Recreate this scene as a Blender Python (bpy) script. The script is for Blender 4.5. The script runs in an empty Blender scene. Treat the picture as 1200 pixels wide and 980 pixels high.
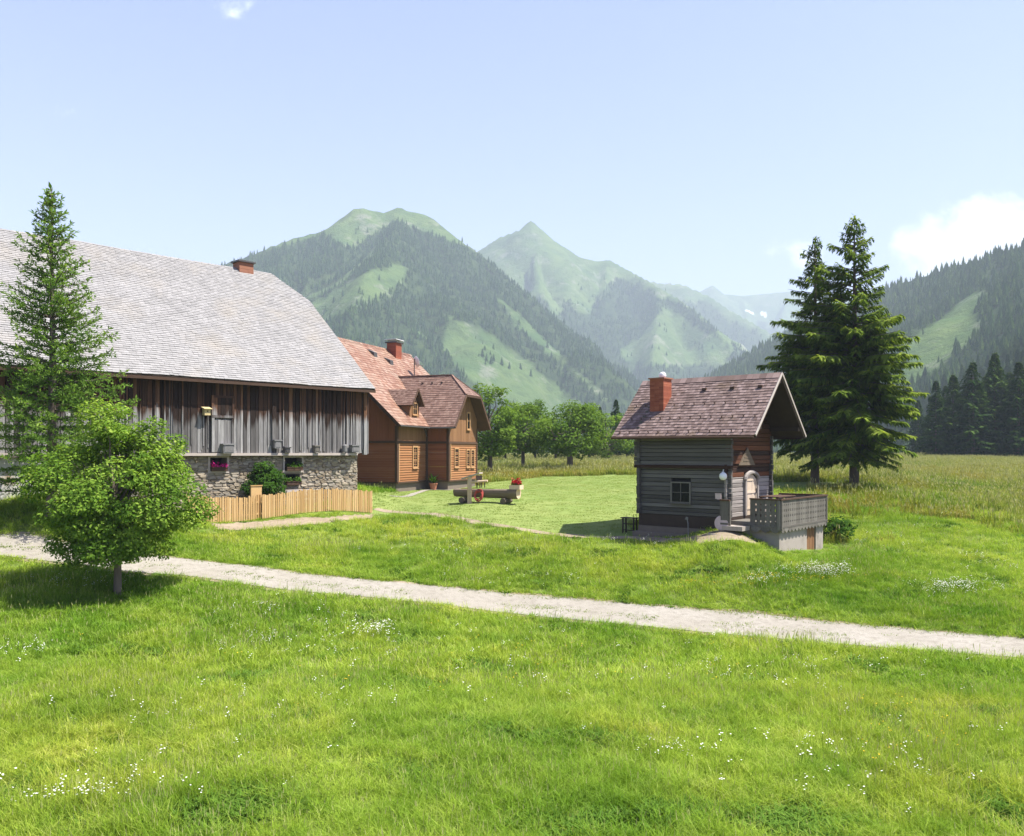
import bpy, math, random
import numpy as np
from mathutils import Vector, Matrix

random.seed(7)
RNG = np.random.default_rng(11)
scn = bpy.context.scene
COL = scn.collection
F, HZ, CH = 1000.0, 530.0, 5.5          # focal length in photo pixels, horizon row, camera height
PI = math.pi
R = math.radians

# ------------------------------------------------------------------ basic helpers
def P(px, py, Y):
    return np.array([(px - 600.0) / F * Y, Y, CH - (py - HZ) / F * Y])

def norm(v):
    v = np.asarray(v, float)
    return v / (np.linalg.norm(v) + 1e-12)

class MB:
    """collects polygons, later linked as ONE mesh object"""
    def __init__(s):
        s.v, s.f, s.m, s.r = [], [], [], []
    def poly(s, pts, m=0, r=None):
        i = len(s.v)
        s.v.extend([tuple(map(float, p)) for p in pts])
        s.f.append(tuple(range(i, i + len(pts))))
        s.m.append(m); s.r.append(random.random() if r is None else r)
    def mesh(s, pts, faces, m=0, r=None):
        i = len(s.v)
        s.v.extend([tuple(map(float, p)) for p in pts])
        r = random.random() if r is None else r
        for f in faces:
            s.f.append(tuple(i + k for k in f)); s.m.append(m); s.r.append(r)
    def box(s, c, size, ax=None, m=0, r=None, jit=0.0):
        c = np.asarray(c, float)
        if ax is None: ax = np.eye(3)
        ax = [np.asarray(a, float) for a in ax]
        pts = []
        for dz in (-.5, .5):
            for dx, dy in ((-.5, -.5), (.5, -.5), (.5, .5), (-.5, .5)):
                p = c + ax[0] * size[0] * dx + ax[1] * size[1] * dy + ax[2] * size[2] * dz
                if jit: p = p + (np.array([random.random(), random.random(), random.random()]) - .5) * jit
                pts.append(p)
        s.mesh(pts, [(3, 2, 1, 0), (4, 5, 6, 7), (0, 1, 5, 4), (1, 2, 6, 5), (2, 3, 7, 6), (3, 0, 4, 7)], m, r)
    def bx(s, x0, x1, y0, y1, z0, z1, m=0, r=None):
        s.box(((x0 + x1) / 2, (y0 + y1) / 2, (z0 + z1) / 2), (abs(x1 - x0), abs(y1 - y0), abs(z1 - z0)), None, m, r)
    def bar(s, p0, p1, w, h, m=0, r=None, up=(0, 0, 1)):
        p0 = np.asarray(p0, float); p1 = np.asarray(p1, float)
        e = norm(p1 - p0); a = np.cross(up, e)
        if np.linalg.norm(a) < 1e-4: a = np.cross((1, 0, 0), e)
        a = norm(a); b = np.cross(e, a)
        s.box((p0 + p1) / 2, (np.linalg.norm(p1 - p0), w, h), (e, a, b), m, r)
    def tube(s, pts, rad, n=7, m=0, r=None, cap=True):
        pts = [np.asarray(p, float) for p in pts]
        if not hasattr(rad, '__len__'): rad = [rad] * len(pts)
        V = []; prev = None
        for i, p in enumerate(pts):
            e = norm(pts[min(i + 1, len(pts) - 1)] - pts[max(i - 1, 0)])
            a = np.cross(e, (0.13, 0.31, 0.94) if prev is None else np.cross(prev, e) * -1 + prev * 0)
            if prev is None:
                a = np.cross(e, (1, 0, 0)) if abs(e[0]) < .9 else np.cross(e, (0, 1, 0))
            else:
                a = prev - e * prev.dot(e)
            a = norm(a); prev = a; b = np.cross(e, a)
            for k in range(n):
                t = 2 * PI * k / n
                V.append(p + (a * math.cos(t) + b * math.sin(t)) * rad[i])
        fs = []
        for i in range(len(pts) - 1):
            for k in range(n):
                k2 = (k + 1) % n
                fs.append((i * n + k, i * n + k2, (i + 1) * n + k2, (i + 1) * n + k))
        if cap:
            fs.append(tuple(range(n - 1, -1, -1)))
            fs.append(tuple((len(pts) - 1) * n + k for k in range(n)))
        s.mesh(V, fs, m, r)
    def lathe(s, c, prof, n=12, ax=None, m=0, r=None):
        if ax is None: ax = np.eye(3)
        c = np.asarray(c, float); ax = [np.asarray(a, float) for a in ax]
        V = []
        for (rr, z) in prof:
            for k in range(n):
                t = 2 * PI * k / n
                V.append(c + ax[0] * rr * math.cos(t) + ax[1] * rr * math.sin(t) + ax[2] * z)
        fs = []
        for i in range(len(prof) - 1):
            for k in range(n):
                k2 = (k + 1) % n
                fs.append((i * n + k, i * n + k2, (i + 1) * n + k2, (i + 1) * n + k))
        fs.append(tuple(range(n - 1, -1, -1))); fs.append(tuple((len(prof) - 1) * n + k for k in range(n)))
        s.mesh(V, fs, m, r)
    def slab(s, top, t, m=0, r=None):
        """a planar polygon given thickness t downwards along its normal"""
        top = [np.asarray(p, float) for p in top]
        nn = norm(np.cross(top[1] - top[0], top[2] - top[0]))
        if nn[2] < 0: nn = -nn; top = top[::-1]
        bot = [p - nn * t for p in top]
        n = len(top)
        fs = [tuple(range(n)), tuple(range(2 * n - 1, n - 1, -1))]
        for i in range(n):
            j = (i + 1) % n
            fs.append((i, i + n, j + n, j))
        s.mesh(top + bot, fs, m, r)
    def build(s, name, mats, parent=None, loc=None, smooth=False):
        me = bpy.data.meshes.new(name)
        me.from_pydata(s.v, [], s.f)
        if not isinstance(mats, (list, tuple)): mats = [mats]
        for mm in mats: me.materials.append(mm)
        me.polygons.foreach_set('material_index', np.array(s.m, dtype=np.int32))
        at = me.attributes.new('rnd', 'FLOAT', 'FACE')
        at.data.foreach_set('value', np.array(s.r, dtype=np.float32))
        if smooth: me.polygons.foreach_set('use_smooth', [True] * len(s.f))
        me.update()
        o = bpy.data.objects.new(name, me); COL.objects.link(o)
        if parent is not None: o.parent = parent
        if loc is not None: o.location = loc
        return o

def quad_mesh(name, V, rnd, mats, parent=None, mi=None):
    """V (n,4,3) float array -> one mesh object"""
    n = len(V)
    me = bpy.data.meshes.new(name)
    me.vertices.add(n * 4); me.loops.add(n * 4); me.polygons.add(n)
    me.vertices.foreach_set('co', np.ascontiguousarray(V, dtype=np.float32).ravel())
    me.loops.foreach_set('vertex_index', np.arange(n * 4, dtype=np.int32))
    me.polygons.foreach_set('loop_start', np.arange(0, n * 4, 4, dtype=np.int32))
    if not isinstance(mats, (list, tuple)): mats = [mats]
    for mm in mats: me.materials.append(mm)
    if mi is not None: me.polygons.foreach_set('material_index', np.asarray(mi, dtype=np.int32))
    me.update(calc_edges=True)
    at = me.attributes.new('rnd', 'FLOAT', 'FACE')
    at.data.foreach_set('value', np.asarray(rnd, dtype=np.float32))
    o = bpy.data.objects.new(name, me)
    if parent != 'unlinked':
        COL.objects.link(o)
        if parent is not None: o.parent = parent
    return o

def tag(o, label=None, cat=None, group=None, kind=None):
    if label: o['label'] = label
    if cat: o['category'] = cat
    if group: o['group'] = group
    if kind: o['kind'] = kind
    return o

def thing(name, label, cat, loc=(0, 0, 0), rz=0.0, group=None):
    o = bpy.data.objects.new(name, None); COL.objects.link(o)
    o.empty_display_size = .3
    o.location = [float(c) for c in loc]; o.rotation_euler = (0, 0, rz)
    return tag(o, label, cat, group)

def copy_tree(o, parent=None):
    c = o.copy(); COL.objects.link(c)
    if parent is not None: c.parent = parent
    for ch in list(o.children): copy_tree(ch, c)
    return c

# ------------------------------------------------------------------ numpy noise
_perm = np.random.default_rng(5).permutation(256)
_perm = np.concatenate([_perm, _perm]); _g = np.random.default_rng(6).uniform(-1, 1, (256, 2))
def noise2(x, y):
    x = np.asarray(x, float); y = np.asarray(y, float)
    xi = np.floor(x).astype(int); yi = np.floor(y).astype(int)
    fx = x - xi; fy = y - yi
    def g(ix, iy, dx, dy):
        h = _perm[(_perm[ix & 255] + iy) & 255]
        return _g[h, 0] * dx + _g[h, 1] * dy
    u = fx * fx * fx * (fx * (fx * 6 - 15) + 10); v = fy * fy * fy * (fy * (fy * 6 - 15) + 10)
    a = g(xi, yi, fx, fy); b = g(xi + 1, yi, fx - 1, fy)
    c = g(xi, yi + 1, fx, fy - 1); d = g(xi + 1, yi + 1, fx - 1, fy - 1)
    return (a + (b - a) * u) * (1 - v) + (c + (d - c) * u) * v
def fbm(x, y, o=4):
    t = 0; a = 1.0
    for i in range(o):
        t = t + a * noise2(np.asarray(x) * 2 ** i + 17.3 * i, np.asarray(y) * 2 ** i - 9.1 * i); a *= .5
    return t

def in_poly(x, y, poly):
    x = np.asarray(x, float); y = np.asarray(y, float)
    ins = np.zeros(x.shape, bool); n = len(poly)
    for i in range(n):
        x0, y0 = poly[i]; x1, y1 = poly[(i + 1) % n]
        if y0 == y1: continue
        c = ((y0 > y) != (y1 > y)) & (x < (x1 - x0) * (y - y0) / (y1 - y0) + x0)
        ins ^= c
    return ins

def seg_dist(x, y, line):
    best = np.full(np.shape(x), 1e9)
    for (a, b) in zip(line[:-1], line[1:]):
        ax, ay = a[0], a[1]; dx, dy = b[0] - ax, b[1] - ay
        t = np.clip(((x - ax) * dx + (y - ay) * dy) / (dx * dx + dy * dy), 0, 1)
        best = np.minimum(best, np.hypot(x - ax - t * dx, y - ay - t * dy))
    return best

# ------------------------------------------------------------------ materials
class NT:
    def __init__(s, m):
        s.nt = m.node_tree; s.nt.nodes.clear()
    def n(s, t, **kw):
        x = s.nt.nodes.new(t)
        for k, v in kw.items():
            if k.startswith('i_'):
                x.inputs[k[2:].replace('_', ' ')].default_value = v
            else: setattr(x, k, v)
        return x
    def l(s, a, b): s.nt.links.new(a, b)
    def ramp(s, fac, stops):
        r = s.n('ShaderNodeValToRGB'); e = r.color_ramp.elements
        while len(e) < len(stops): e.new(.5)
        for k, (p, c) in enumerate(stops):
            e[k].position = p; e[k].color = (*c, 1) if len(c) == 3 else c
        s.l(fac, r.inputs[0]); return r.outputs[0]
    def mix(s, fac, a, b, mode='MIX'):
        x = s.n('ShaderNodeMix', data_type='RGBA', blend_type=mode)
        for sock, v in ((x.inputs[0], fac), (x.inputs[6], a), (x.inputs[7], b)):
            if hasattr(v, 'is_linked') or hasattr(v, 'links'): s.l(v, sock)
            else: sock.default_value = v if not hasattr(v, '__len__') else ((*v, 1) if len(v) == 3 else v)
        return x.outputs[2]
    def math(s, op, a, b=0.0, clamp=False):
        x = s.n('ShaderNodeMath', operation=op, use_clamp=clamp)
        for sock, v in ((x.inputs[0], a), (x.inputs[1], b)):
            if hasattr(v, 'links'): s.l(v, sock)
            else: sock.default_value = v
        return x.outputs[0]
    def noise(s, vec, scale, detail=4, rough=.55, vscale=None):
        if vscale is not None:
            mp = s.n('ShaderNodeMapping'); mp.inputs['Scale'].default_value = vscale
            s.l(vec, mp.inputs['Vector']); vec = mp.outputs[0]
        x = s.n('ShaderNodeTexNoise'); x.inputs['Scale'].default_value = scale
        x.inputs['Detail'].default_value = detail; x.inputs['Roughness'].default_value = rough
        s.l(vec, x.inputs['Vector']); return x.outputs[0]

def new_mat(name):
    m = bpy.data.materials.new(name); m.use_nodes = True
    return m, NT(m)

def mat_var(name, stops, vscale=(1, 1, 1), nscale=3.0, amp=.35, rough=.85, bump=.0, bscale=30., spec=.25, metal=0.0,
            stain=None, stain_scale=.6, stain_lo=.5, stain_hi=.65, dens=None):
    """colour ramp over each piece's own random value, times a stretched grain noise, optional stains"""
    m, t = new_mat(name)
    tc = t.n('ShaderNodeTexCoord').outputs['Object']
    at = t.n('ShaderNodeAttribute', attribute_name='rnd').outputs['Fac']
    if len(stops) == 1: stops = [(0, tuple(c * .85 for c in stops[0])), (1, tuple(c * 1.15 for c in stops[0]))]
    elif not hasattr(stops[0][1], '__len__'): stops = [(i / (len(stops) - 1), c) for i, c in enumerate(stops)]
    col = t.ramp(at, stops)
    nz = t.noise(tc, nscale, 5, .6, vscale)
    g = t.math('MULTIPLY_ADD', nz, 2 * amp); t.nt.nodes[-1].inputs[2].default_value = 1 - amp
    cg = t.n('ShaderNodeCombineColor')
    for i in range(3): t.l(g, cg.inputs[i])
    col = t.mix(1.0, col, cg.outputs[0], 'MULTIPLY')
    if stain is not None:
        sn = t.noise(tc, stain_scale, 5, .65)
        f = t.ramp(sn, [(stain_lo, (0, 0, 0)), (stain_hi, (1, 1, 1))])
        col = t.mix(f, col, stain)
    b = t.n('ShaderNodeBsdfPrincipled'); b.inputs['Roughness'].default_value = rough
    b.inputs['Specular IOR Level'].default_value = spec; b.inputs['Metallic'].default_value = metal
    t.l(col, b.inputs['Base Color'])
    if bump:
        bn = t.noise(tc, bscale, 4, .6, vscale)
        bp = t.n('ShaderNodeBump'); bp.inputs['Strength'].default_value = bump; bp.inputs['Distance'].default_value = .02
        t.l(bn, bp.inputs['Height']); t.l(bp.outputs[0], b.inputs['Normal'])
    o = t.n('ShaderNodeOutputMaterial'); t.l(b.outputs[0], o.inputs[0])
    return m

def mat_leaf(name, stops, transl=.35, objrand=.25, patch=None, patch_scale=.08, hue=None):
    m, t = new_mat(name)
    at = t.n('ShaderNodeAttribute', attribute_name='rnd').outputs['Fac']
    stops = [(i / (len(stops) - 1), c) for i, c in enumerate(stops)]
    oi = t.n('ShaderNodeObjectInfo').outputs['Random']
    fac = t.math('MULTIPLY', at, 1 - objrand)
    f2 = t.math('MULTIPLY', oi, objrand)
    fac = t.math('ADD', fac, f2)
    col = t.ramp(fac, stops)
    if patch is not None:
        geo = t.n('ShaderNodeNewGeometry').outputs['Position']
        for (pc, sc, lo, hi) in patch:
            pn = t.noise(geo, sc, 4, .6)
            f = t.ramp(pn, [(lo, (0, 0, 0)), (hi, (1, 1, 1))])
            col = t.mix(f, col, pc, 'MULTIPLY')
    d = t.n('ShaderNodeBsdfDiffuse'); t.l(col, d.inputs[0])
    tr = t.n('ShaderNodeBsdfTranslucent')
    c2 = t.mix(1.0, col, (1.25, 1.25, .55), 'MULTIPLY'); t.l(c2, tr.inputs[0])
    mx = t.n('ShaderNodeMixShader'); mx.inputs[0].default_value = transl
    t.l(d.outputs[0], mx.inputs[1]); t.l(tr.outputs[0], mx.inputs[2])
    o = t.n('ShaderNodeOutputMaterial'); t.l(mx.outputs[0], o.inputs[0])
    return m

M = {}
M['barn_shingle'] = mat_var('barn_shingle', [(.218, .212, .205), (.236, .23, .222), (.252, .245, .237), (.272, .264, .256)], (.6, .6, .6), 2.0, .22, .8, .3, 40,
                            stain=(.26, .24, .21), stain_scale=.35, stain_lo=.5, stain_hi=.75)
M['barn_board'] = None
M['hut_shingle'] = mat_var('hut_shingle', [(.125, .085, .073), (.16, .112, .096), (.20, .142, .124), (.26, .19, .17)], (.8, .8, .8), 2.5, .3, .85, .3, 40,
                           stain=(.13, .09, .05), stain_scale=.5, stain_lo=.56, stain_hi=.78)
M['house_tile'] = mat_var('house_tile', [(.165, .072, .04), (.20, .095, .055), (.235, .125, .078), (.285, .185, .13)], (.5, .5, .5), 1.2, .25, .6, .2, 40,
                          stain=(.27, .185, .13), stain_scale=.45, stain_lo=.48, stain_hi=.72, spec=.5)
M['wing_tile'] = mat_var('wing_tile', [(.14, .082, .06), (.185, .112, .085), (.23, .15, .115)], (.5, .5, .5), 2, .25, .7, .2, 40)
M['soffit'] = mat_var('soffit_wood', [(.06, .035, .022), (.09, .05, .03)], (1, 1, 1), 3, .3)
M['soffit_dark'] = mat_var('soffit_dark_wood', [(.035, .024, .018), (.05, .034, .025)], (1, 1, 1), 3, .3)
M['pale_board'] = mat_var('pale_board', [(.36, .31, .27), (.44, .385, .335)], (1, 1, 1), 6, .2)
M['stone'] = mat_var('rubble_stone', [(.16, .125, .08), (.25, .205, .145), (.33, .28, .205), (.24, .215, .175), (.40, .34, .255)], (1, 1, 1), 5, .35, .9, .5, 14)
M['mortar'] = mat_var('mortar', [(.21, .18, .14), (.25, .21, .165)], (1, 1, 1), 4, .3, .95, .4, 20)
M['plaster'] = mat_var('old_plaster', [(.46, .44, .40), (.5, .48, .44)], (1, 1, 1), 2, .25, .9, .3, 15, stain=(.26, .17, .08), stain_scale=.9, stain_lo=.55, stain_hi=.68)
M['brick'] = mat_var('chimney_brick', [(.22, .062, .034), (.28, .082, .043), (.33, .11, .058)], (1, 1, 1), 5, .25, .85, .3, 30)
M['brick_dull'] = mat_var('weathered_brick', [(.24, .10, .06), (.32, .15, .09)], (1, 1, 1), 5, .25, .9, .3, 30)
M['dark'] = mat_var('dark_hollow', [(.012, .011, .011), (.016, .015, .014)], (1, 1, 1), 2, .1, .9)
M['dark_metal'] = mat_var('dark_metal', [(.05, .045, .043), (.06, .055, .05)], (1, 1, 1), 4, .2, .5, 0, 1, .5)
M['light_metal'] = mat_var('light_metal', [(.62, .62, .62), (.68, .68, .68)], (1, 1, 1), 4, .1, .45, 0, 1, .5)
M['house_board'] = mat_var('house_board', [(.25, .11, .042), (.29, .135, .054), (.33, .16, .068)], (.4, .4, 4), 3, .2, .75, .3, 20)
M['house_board_red'] = mat_var('house_board_red', [(.24, .085, .034), (.28, .105, .042), (.31, .12, .052)], (.4, .4, 4), 3, .2, .75, .3, 20)
M['house_vboard'] = mat_var('house_vertical_board', [(.19, .095, .042), (.24, .125, .058)], (4, 4, .4), 3, .2, .75, .3, 20)
M['house_vboard_dark'] = mat_var('house_dark_vertical_board', [(.20, .07, .032), (.25, .09, .042)], (4, 4, .4), 3, .2, .75, .3, 20)
M['window_wood'] = mat_var('window_wood', [(.38, .22, .10), (.42, .25, .12)], (1, 1, 1), 6, .15)
M['concrete'] = mat_var('concrete', [(.30, .262, .225), (.33, .29, .25)], (1, 1, 1), 1.5, .18, .9, .2, 20, stain=(.21, .185, .155), stain_scale=.8)
M['plinth'] = mat_var('plinth_render', [(.15, .12, .095), (.17, .138, .11)], (1, 1, 1), 2, .2, .9, .2, 20)
M['log_grey'] = mat_var('grey_log', [(.066, .06, .053), (.088, .08, .071), (.11, .10, .09), (.148, .137, .123)], (.35, 4, 6), 2.2, .5, .85, .4, 18)
M['log_brown'] = mat_var('brown_log', [(.028, .014, .009), (.055, .023, .012), (.13, .045, .018)], (4, .35, 6), 2.2, .5, .85, .4, 18)
M['log_pale'] = mat_var('pale_weathered_log', [(.20, .175, .155), (.27, .24, .215), (.34, .31, .28)], (4, .35, 6), 2.2, .4, .85, .4, 18)
M['rail_grey'] = mat_var('grey_deck_board', [(.105, .095, .079), (.135, .123, .103), (.17, .156, .132)], (4, 4, .5), 3, .3, .85, .3, 20)
M['door_wood'] = mat_var('door_wood', [(.52, .42, .31), (.58, .47, .36)], (4, 4, .5), 3, .2, .75)
M['new_wood'] = mat_var('new_wood', [(.40, .245, .095), (.47, .30, .125), (.55, .375, .175)], (3, 3, .5), 4, .22, .75)
M['bark'] = mat_var('bark', [(.10, .08, .062), (.13, .105, .08)], (3, 3, .6), 4, .4, .95, .6, 15)
M['bark_pale'] = mat_var('pale_bark', [(.2, .17, .135), (.24, .205, .165)], (3, 3, .6), 4, .4, .95, .6, 15)
M['trough_wood'] = mat_var('trough_wood', [(.13, .098, .066), (.17, .13, .09)], (.5, .5, 4), 3, .4, .85, .4, 20)
M['cut_wood'] = mat_var('cut_wood', [(.55, .40, .27), (.62, .47, .33)], (1, 1, 1), 6, .2, .8)
M['magenta'] = mat_leaf('magenta_petals', [(.35, .01, .12), (.62, .03, .25)], .2)
M['redflower'] = mat_leaf('red_petals', [(.28, .012, .02), (.5, .03, .045)], .2)
M['terracotta'] = mat_var('terracotta', [(.36, .15, .09), (.4, .17, .1)], (1, 1, 1), 4, .15)
M['globe'] = mat_var('globe_glass', [(.75, .76, .74), (.8, .8, .78)], (1, 1, 1), 3, .05, .6, 0, 1, .3)
M['pinkish'] = mat_var('pink_grey_stone', [(.48, .37, .35), (.52, .41, .39)], (1, 1, 1), 6, .15, .85)
M['grey_tin'] = mat_var('grey_tin', [(.15, .145, .14), (.2, .195, .19)], (1, 1, 1), 5, .25, .6)
M['glass'] = mat_var('window_glass', [(.008, .01, .01), (.012, .013, .013)], (1, 1, 1), 2, .1, .15, 0, 1, .12)
M['red_rope'] = mat_var('red_hose', [(.32, .05, .04), (.38, .07, .05)], (1, 1, 1), 5, .2, .6)
M['yellow_box'] = mat_var('yellow_nest_box', [(.46, .36, .18), (.5, .4, .2)], (1, 1, 1), 5, .15)

def barn_board_mat():
    m, t = new_mat('barn_board')
    tc = t.n('ShaderNodeTexCoord').outputs['Object']
    at = t.n('ShaderNodeAttribute', attribute_name='rnd').outputs['Fac']
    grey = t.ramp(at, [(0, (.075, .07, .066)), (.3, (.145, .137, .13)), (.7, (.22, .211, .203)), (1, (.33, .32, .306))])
    brown = t.ramp(at, [(0, (.018, .011, .008)), (.5, (.036, .02, .013)), (.8, (.075, .036, .02)), (1, (.15, .075, .04))])  # sheltered brown wood, its colour darkened further to deepen the eave shade
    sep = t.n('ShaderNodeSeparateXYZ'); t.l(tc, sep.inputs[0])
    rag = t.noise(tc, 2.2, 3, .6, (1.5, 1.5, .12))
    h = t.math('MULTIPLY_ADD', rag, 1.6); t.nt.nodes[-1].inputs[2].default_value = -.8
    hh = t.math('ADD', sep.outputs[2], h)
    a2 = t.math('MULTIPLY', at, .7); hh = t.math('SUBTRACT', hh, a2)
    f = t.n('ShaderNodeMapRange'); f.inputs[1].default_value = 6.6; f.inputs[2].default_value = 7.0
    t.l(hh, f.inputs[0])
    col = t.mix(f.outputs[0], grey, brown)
    g = t.noise(tc, 3.0, 5, .65, (5, 5, .3))
    gg = t.ramp(g, [(.25, (.45, .45, .45)), (.7, (1.25, 1.25, 1.25))])
    col = t.mix(1.0, col, gg, 'MULTIPLY')
    b = t.n('ShaderNodeBsdfPrincipled'); b.inputs['Roughness'].default_value = .85; b.inputs['Specular IOR Level'].default_value = .2
    t.l(col, b.inputs['Base Color'])
    bn = t.noise(tc, 14, 4, .6, (3, 3, .3))
    bp = t.n('ShaderNodeBump'); bp.inputs['Strength'].default_value = .5; bp.inputs['Distance'].default_value = .02
    t.l(bn, bp.inputs['Height']); t.l(bp.outputs[0], b.inputs['Normal'])
    o = t.n('ShaderNodeOutputMaterial'); t.l(b.outputs[0], o.inputs[0])
    return m
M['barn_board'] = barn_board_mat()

def ground_mat(name, a, b, c, s1=.35, s2=3.0, bump=.4):
    m, t = new_mat(name)
    geo = t.n('ShaderNodeNewGeometry').outputs['Position']
    n1 = t.noise(geo, s1, 5, .6); n2 = t.noise(geo, s2, 5, .65)
    col = t.mix(t.ramp(n1, [(.38, (0, 0, 0)), (.62, (1, 1, 1))]), a, b)
    col = t.mix(t.ramp(n2, [(.45, (0, 0, 0)), (.75, (1, 1, 1))]), col, c)
    bs = t.n('ShaderNodeBsdfPrincipled'); bs.inputs['Roughness'].default_value = .95; bs.inputs['Specular IOR Level'].default_value = .1
    t.l(col, bs.inputs['Base Color'])
    bp = t.n('ShaderNodeBump'); bp.inputs['Strength'].default_value = bump; bp.inputs['Distance'].default_value = .05
    t.l(t.noise(geo, 9, 5, .7), bp.inputs['Height']); t.l(bp.outputs[0], bs.inputs['Normal'])
    o = t.n('ShaderNodeOutputMaterial'); t.l(bs.outputs[0], o.inputs[0])
    return m
M['meadow_soil'] = ground_mat('meadow_soil', (.12, .17, .03), (.14, .18, .04), (.09, .12, .028), .12, 2.0)
M['lawn'] = ground_mat('lawn_turf', (.155, .215, .052), (.20, .24, .07), (.13, .18, .042), .25, 5.0, .25)
M['gravel'] = ground_mat('gravel', (.265, .243, .20), (.305, .283, .24), (.20, .18, .145), .5, 4.0, .6)
M['dirt'] = ground_mat('bare_dirt', (.24, .19, .13), (.29, .235, .17), (.18, .15, .09), .6, 4.0, .5)

GRASS_PATCH = [((.52, .70, .5), .11, .46, .64), ((1.35, 1.1, 1.2), .17, .5, .7), ((.52, .68, .52), .5, .48, .72), ((1.3, 1.15, 1.35), .9, .55, .75)]
M['grass'] = mat_leaf('meadow_grass', [(.105, .185, .020), (.215, .325, .034), (.33, .435, .056), (.46, .505, .15)], .35, .55, GRASS_PATCH)
M['weed'] = mat_leaf('broad_weed_leaf', [(.06, .13, .018), (.10, .19, .026), (.15, .25, .04)], .3, .4)
M['grass_far'] = mat_leaf('ripe_meadow_grass', [(.13, .20, .022), (.185, .245, .035), (.26, .275, .065), (.33, .29, .10)], .3, .45,
                          [((.6, .85, .5), .045, .5, .62), ((1.12, .88, .8), .075, .46, .62), ((.75, .85, .75), .3, .5, .7)])
M['lawn_blade'] = mat_leaf('lawn_blade', [(.165, .23, .055), (.21, .27, .075), (.26, .305, .095)], .35, .4, [((.8, .92, .8), .2, .5, .7)])
M['seed'] = mat_leaf('seed_head', [(.31, .32, .12), (.40, .38, .18)], .3)
M['white_petal'] = mat_leaf('white_petals', [(.72, .72, .66), (.8, .8, .76)], .2)
M['yellow_petal'] = mat_leaf('yellow_petals', [(.6, .42, .03), (.7, .52, .05)], .2)
M['leaf_near'] = mat_leaf('broad_leaf', [(.065, .135, .018), (.14, .24, .03), (.225, .335, .05), (.34, .42, .09)], .38, .05)
M['leaf_orch'] = mat_leaf('orchard_leaf', [(.05, .105, .015), (.09, .16, .022), (.14, .22, .032), (.20, .27, .05)], .35, .3)
M['leaf_larch'] = mat_leaf('larch_needle', [(.05, .11, .02), (.10, .185, .034), (.155, .255, .048), (.22, .31, .062)], .35, .05)
M['leaf_spruce'] = mat_leaf('spruce_needle', [(.026, .056, .014), (.065, .115, .02), (.13, .19, .032), (.22, .28, .05)], .38, .12)
M['leaf_spruce_light'] = mat_leaf('light_spruce_needle', [(.035, .07, .015), (.09, .15, .024), (.185, .25, .04), (.31, .36, .065)], .42, .12)
M['leaf_dark'] = mat_leaf('dark_spruce_needle', [(.018, .044, .013), (.036, .078, .02), (.068, .12, .027), (.115, .17, .038)], .22, .3)
M['leaf_forest'] = mat_leaf('forest_needle', [(.02, .054, .02), (.034, .078, .026), (.058, .112, .033), (.095, .16, .042)], .15, .7)
M['leaf_hill'] = mat_leaf('hill_needle', [(.026, .065, .022), (.046, .098, .028), (.076, .135, .034), (.12, .185, .042)], .18, .7)
M['leaf_shrub'] = mat_leaf('shrub_leaf', [(.03, .075, .012), (.055, .12, .018), (.09, .165, .025)], .35, .1)

# ------------------------------------------------------------------ terrain
CTRL = [(0,980,12.2),(300,980,12.2),(600,980,12.3),(900,980,12.3),(1200,980,12.4),(0,850,15.8),(300,850,16.6),(600,850,17),(900,850,17.1),(1200,850,17.2),
 (0,740,22.5),(133,698,26.5),(300,740,24.2),(600,770,23.0),(900,800,20.4),
 (0,639,30.2),(133,655,30.0),(300,675,29.8),(450,692,29.4),(600,709,28.9),(800,727,27.2),(1000,745,25.5),(1200,761,23.8),
 (0,600,33.2),(60,598,33.5),(248,612,39.8),(300,610,41.2),(436,603,46),(300,650,34),(420,640,36.5),(418,582,48.4),(470,578,57),(525,575,61),(560,572,64.5),
 (570,590,48),(550,612,42),(650,627,39),(700,638,36.6),(600,655,34.5),(740,627,39.2),(800,628,37),(853,620,35.8),(914,650,34.3),(963,646,38),(1000,655,35),
 (880,640,34),(800,660,33),(1100,640,38.5),(1200,690,30.5),(1200,620,44),(1000,580,54),(960,568,60),(1100,570,70),(1200,570,72),(1100,545,120),(1200,542,140),
 (1150,537,170),(900,736,26.35),(848,731.5,26.8),(948,740.5,25.95),(1100,753,24.65),(1047,749,25.1),(700,718,28.05),(66,647,30.1),(216,665,29.9),(258,670,29.85),(0,628,31.4),(0,651,29.1),(0,616,32.2),(133,644,31.1),(133,668,28.9),(300,664,30.9),(300,687,28.75),(66,636,31.2),(66,659,29.0),(680,565,70),(650,580,55),(668,553,88),(573,556,85),(720,541,130),(600,545,110)]
_c = [tuple(P(*c)) for c in CTRL] + [(-60,60,4),(-60,120,4.5),(-150,250,5),(0,250,4.6),(150,250,4.8),(-40,22,1.6),(-30,8,.5),(30,8,-.1),(40,20,-.1),
      (60,40,1.2),(95,80,2.6),(0,-12,0),(-30,-14,0),(30,-14,0),(-26,44,3.6),(-35,50,4),(-22,52,3.4)]
def _uv(x, y):
    y = np.clip(y, -14, 250)
    return np.stack([x / (y + 22) * 2.2, np.log(y + 22)], -1)
_cp = np.array([[c[0], c[1]] for c in _c]); _cz = np.array([c[2] for c in _c])
_cu = _uv(_cp[:, 0], _cp[:, 1])
def _K(d2): return .5 * d2 * np.log(d2 + 1e-12)
_n = len(_c)
_A = np.zeros((_n + 3, _n + 3))
_A[:_n, :_n] = _K(((_cu[:, None] - _cu[None]) ** 2).sum(-1)) + np.eye(_n) * .0004
_A[:_n, _n] = 1; _A[:_n, _n + 1:] = _cu; _A[_n, :_n] = 1; _A[_n + 1:, :_n] = _cu.T
_w = np.linalg.solve(_A, np.concatenate([_cz, [0, 0, 0]]))
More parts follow.
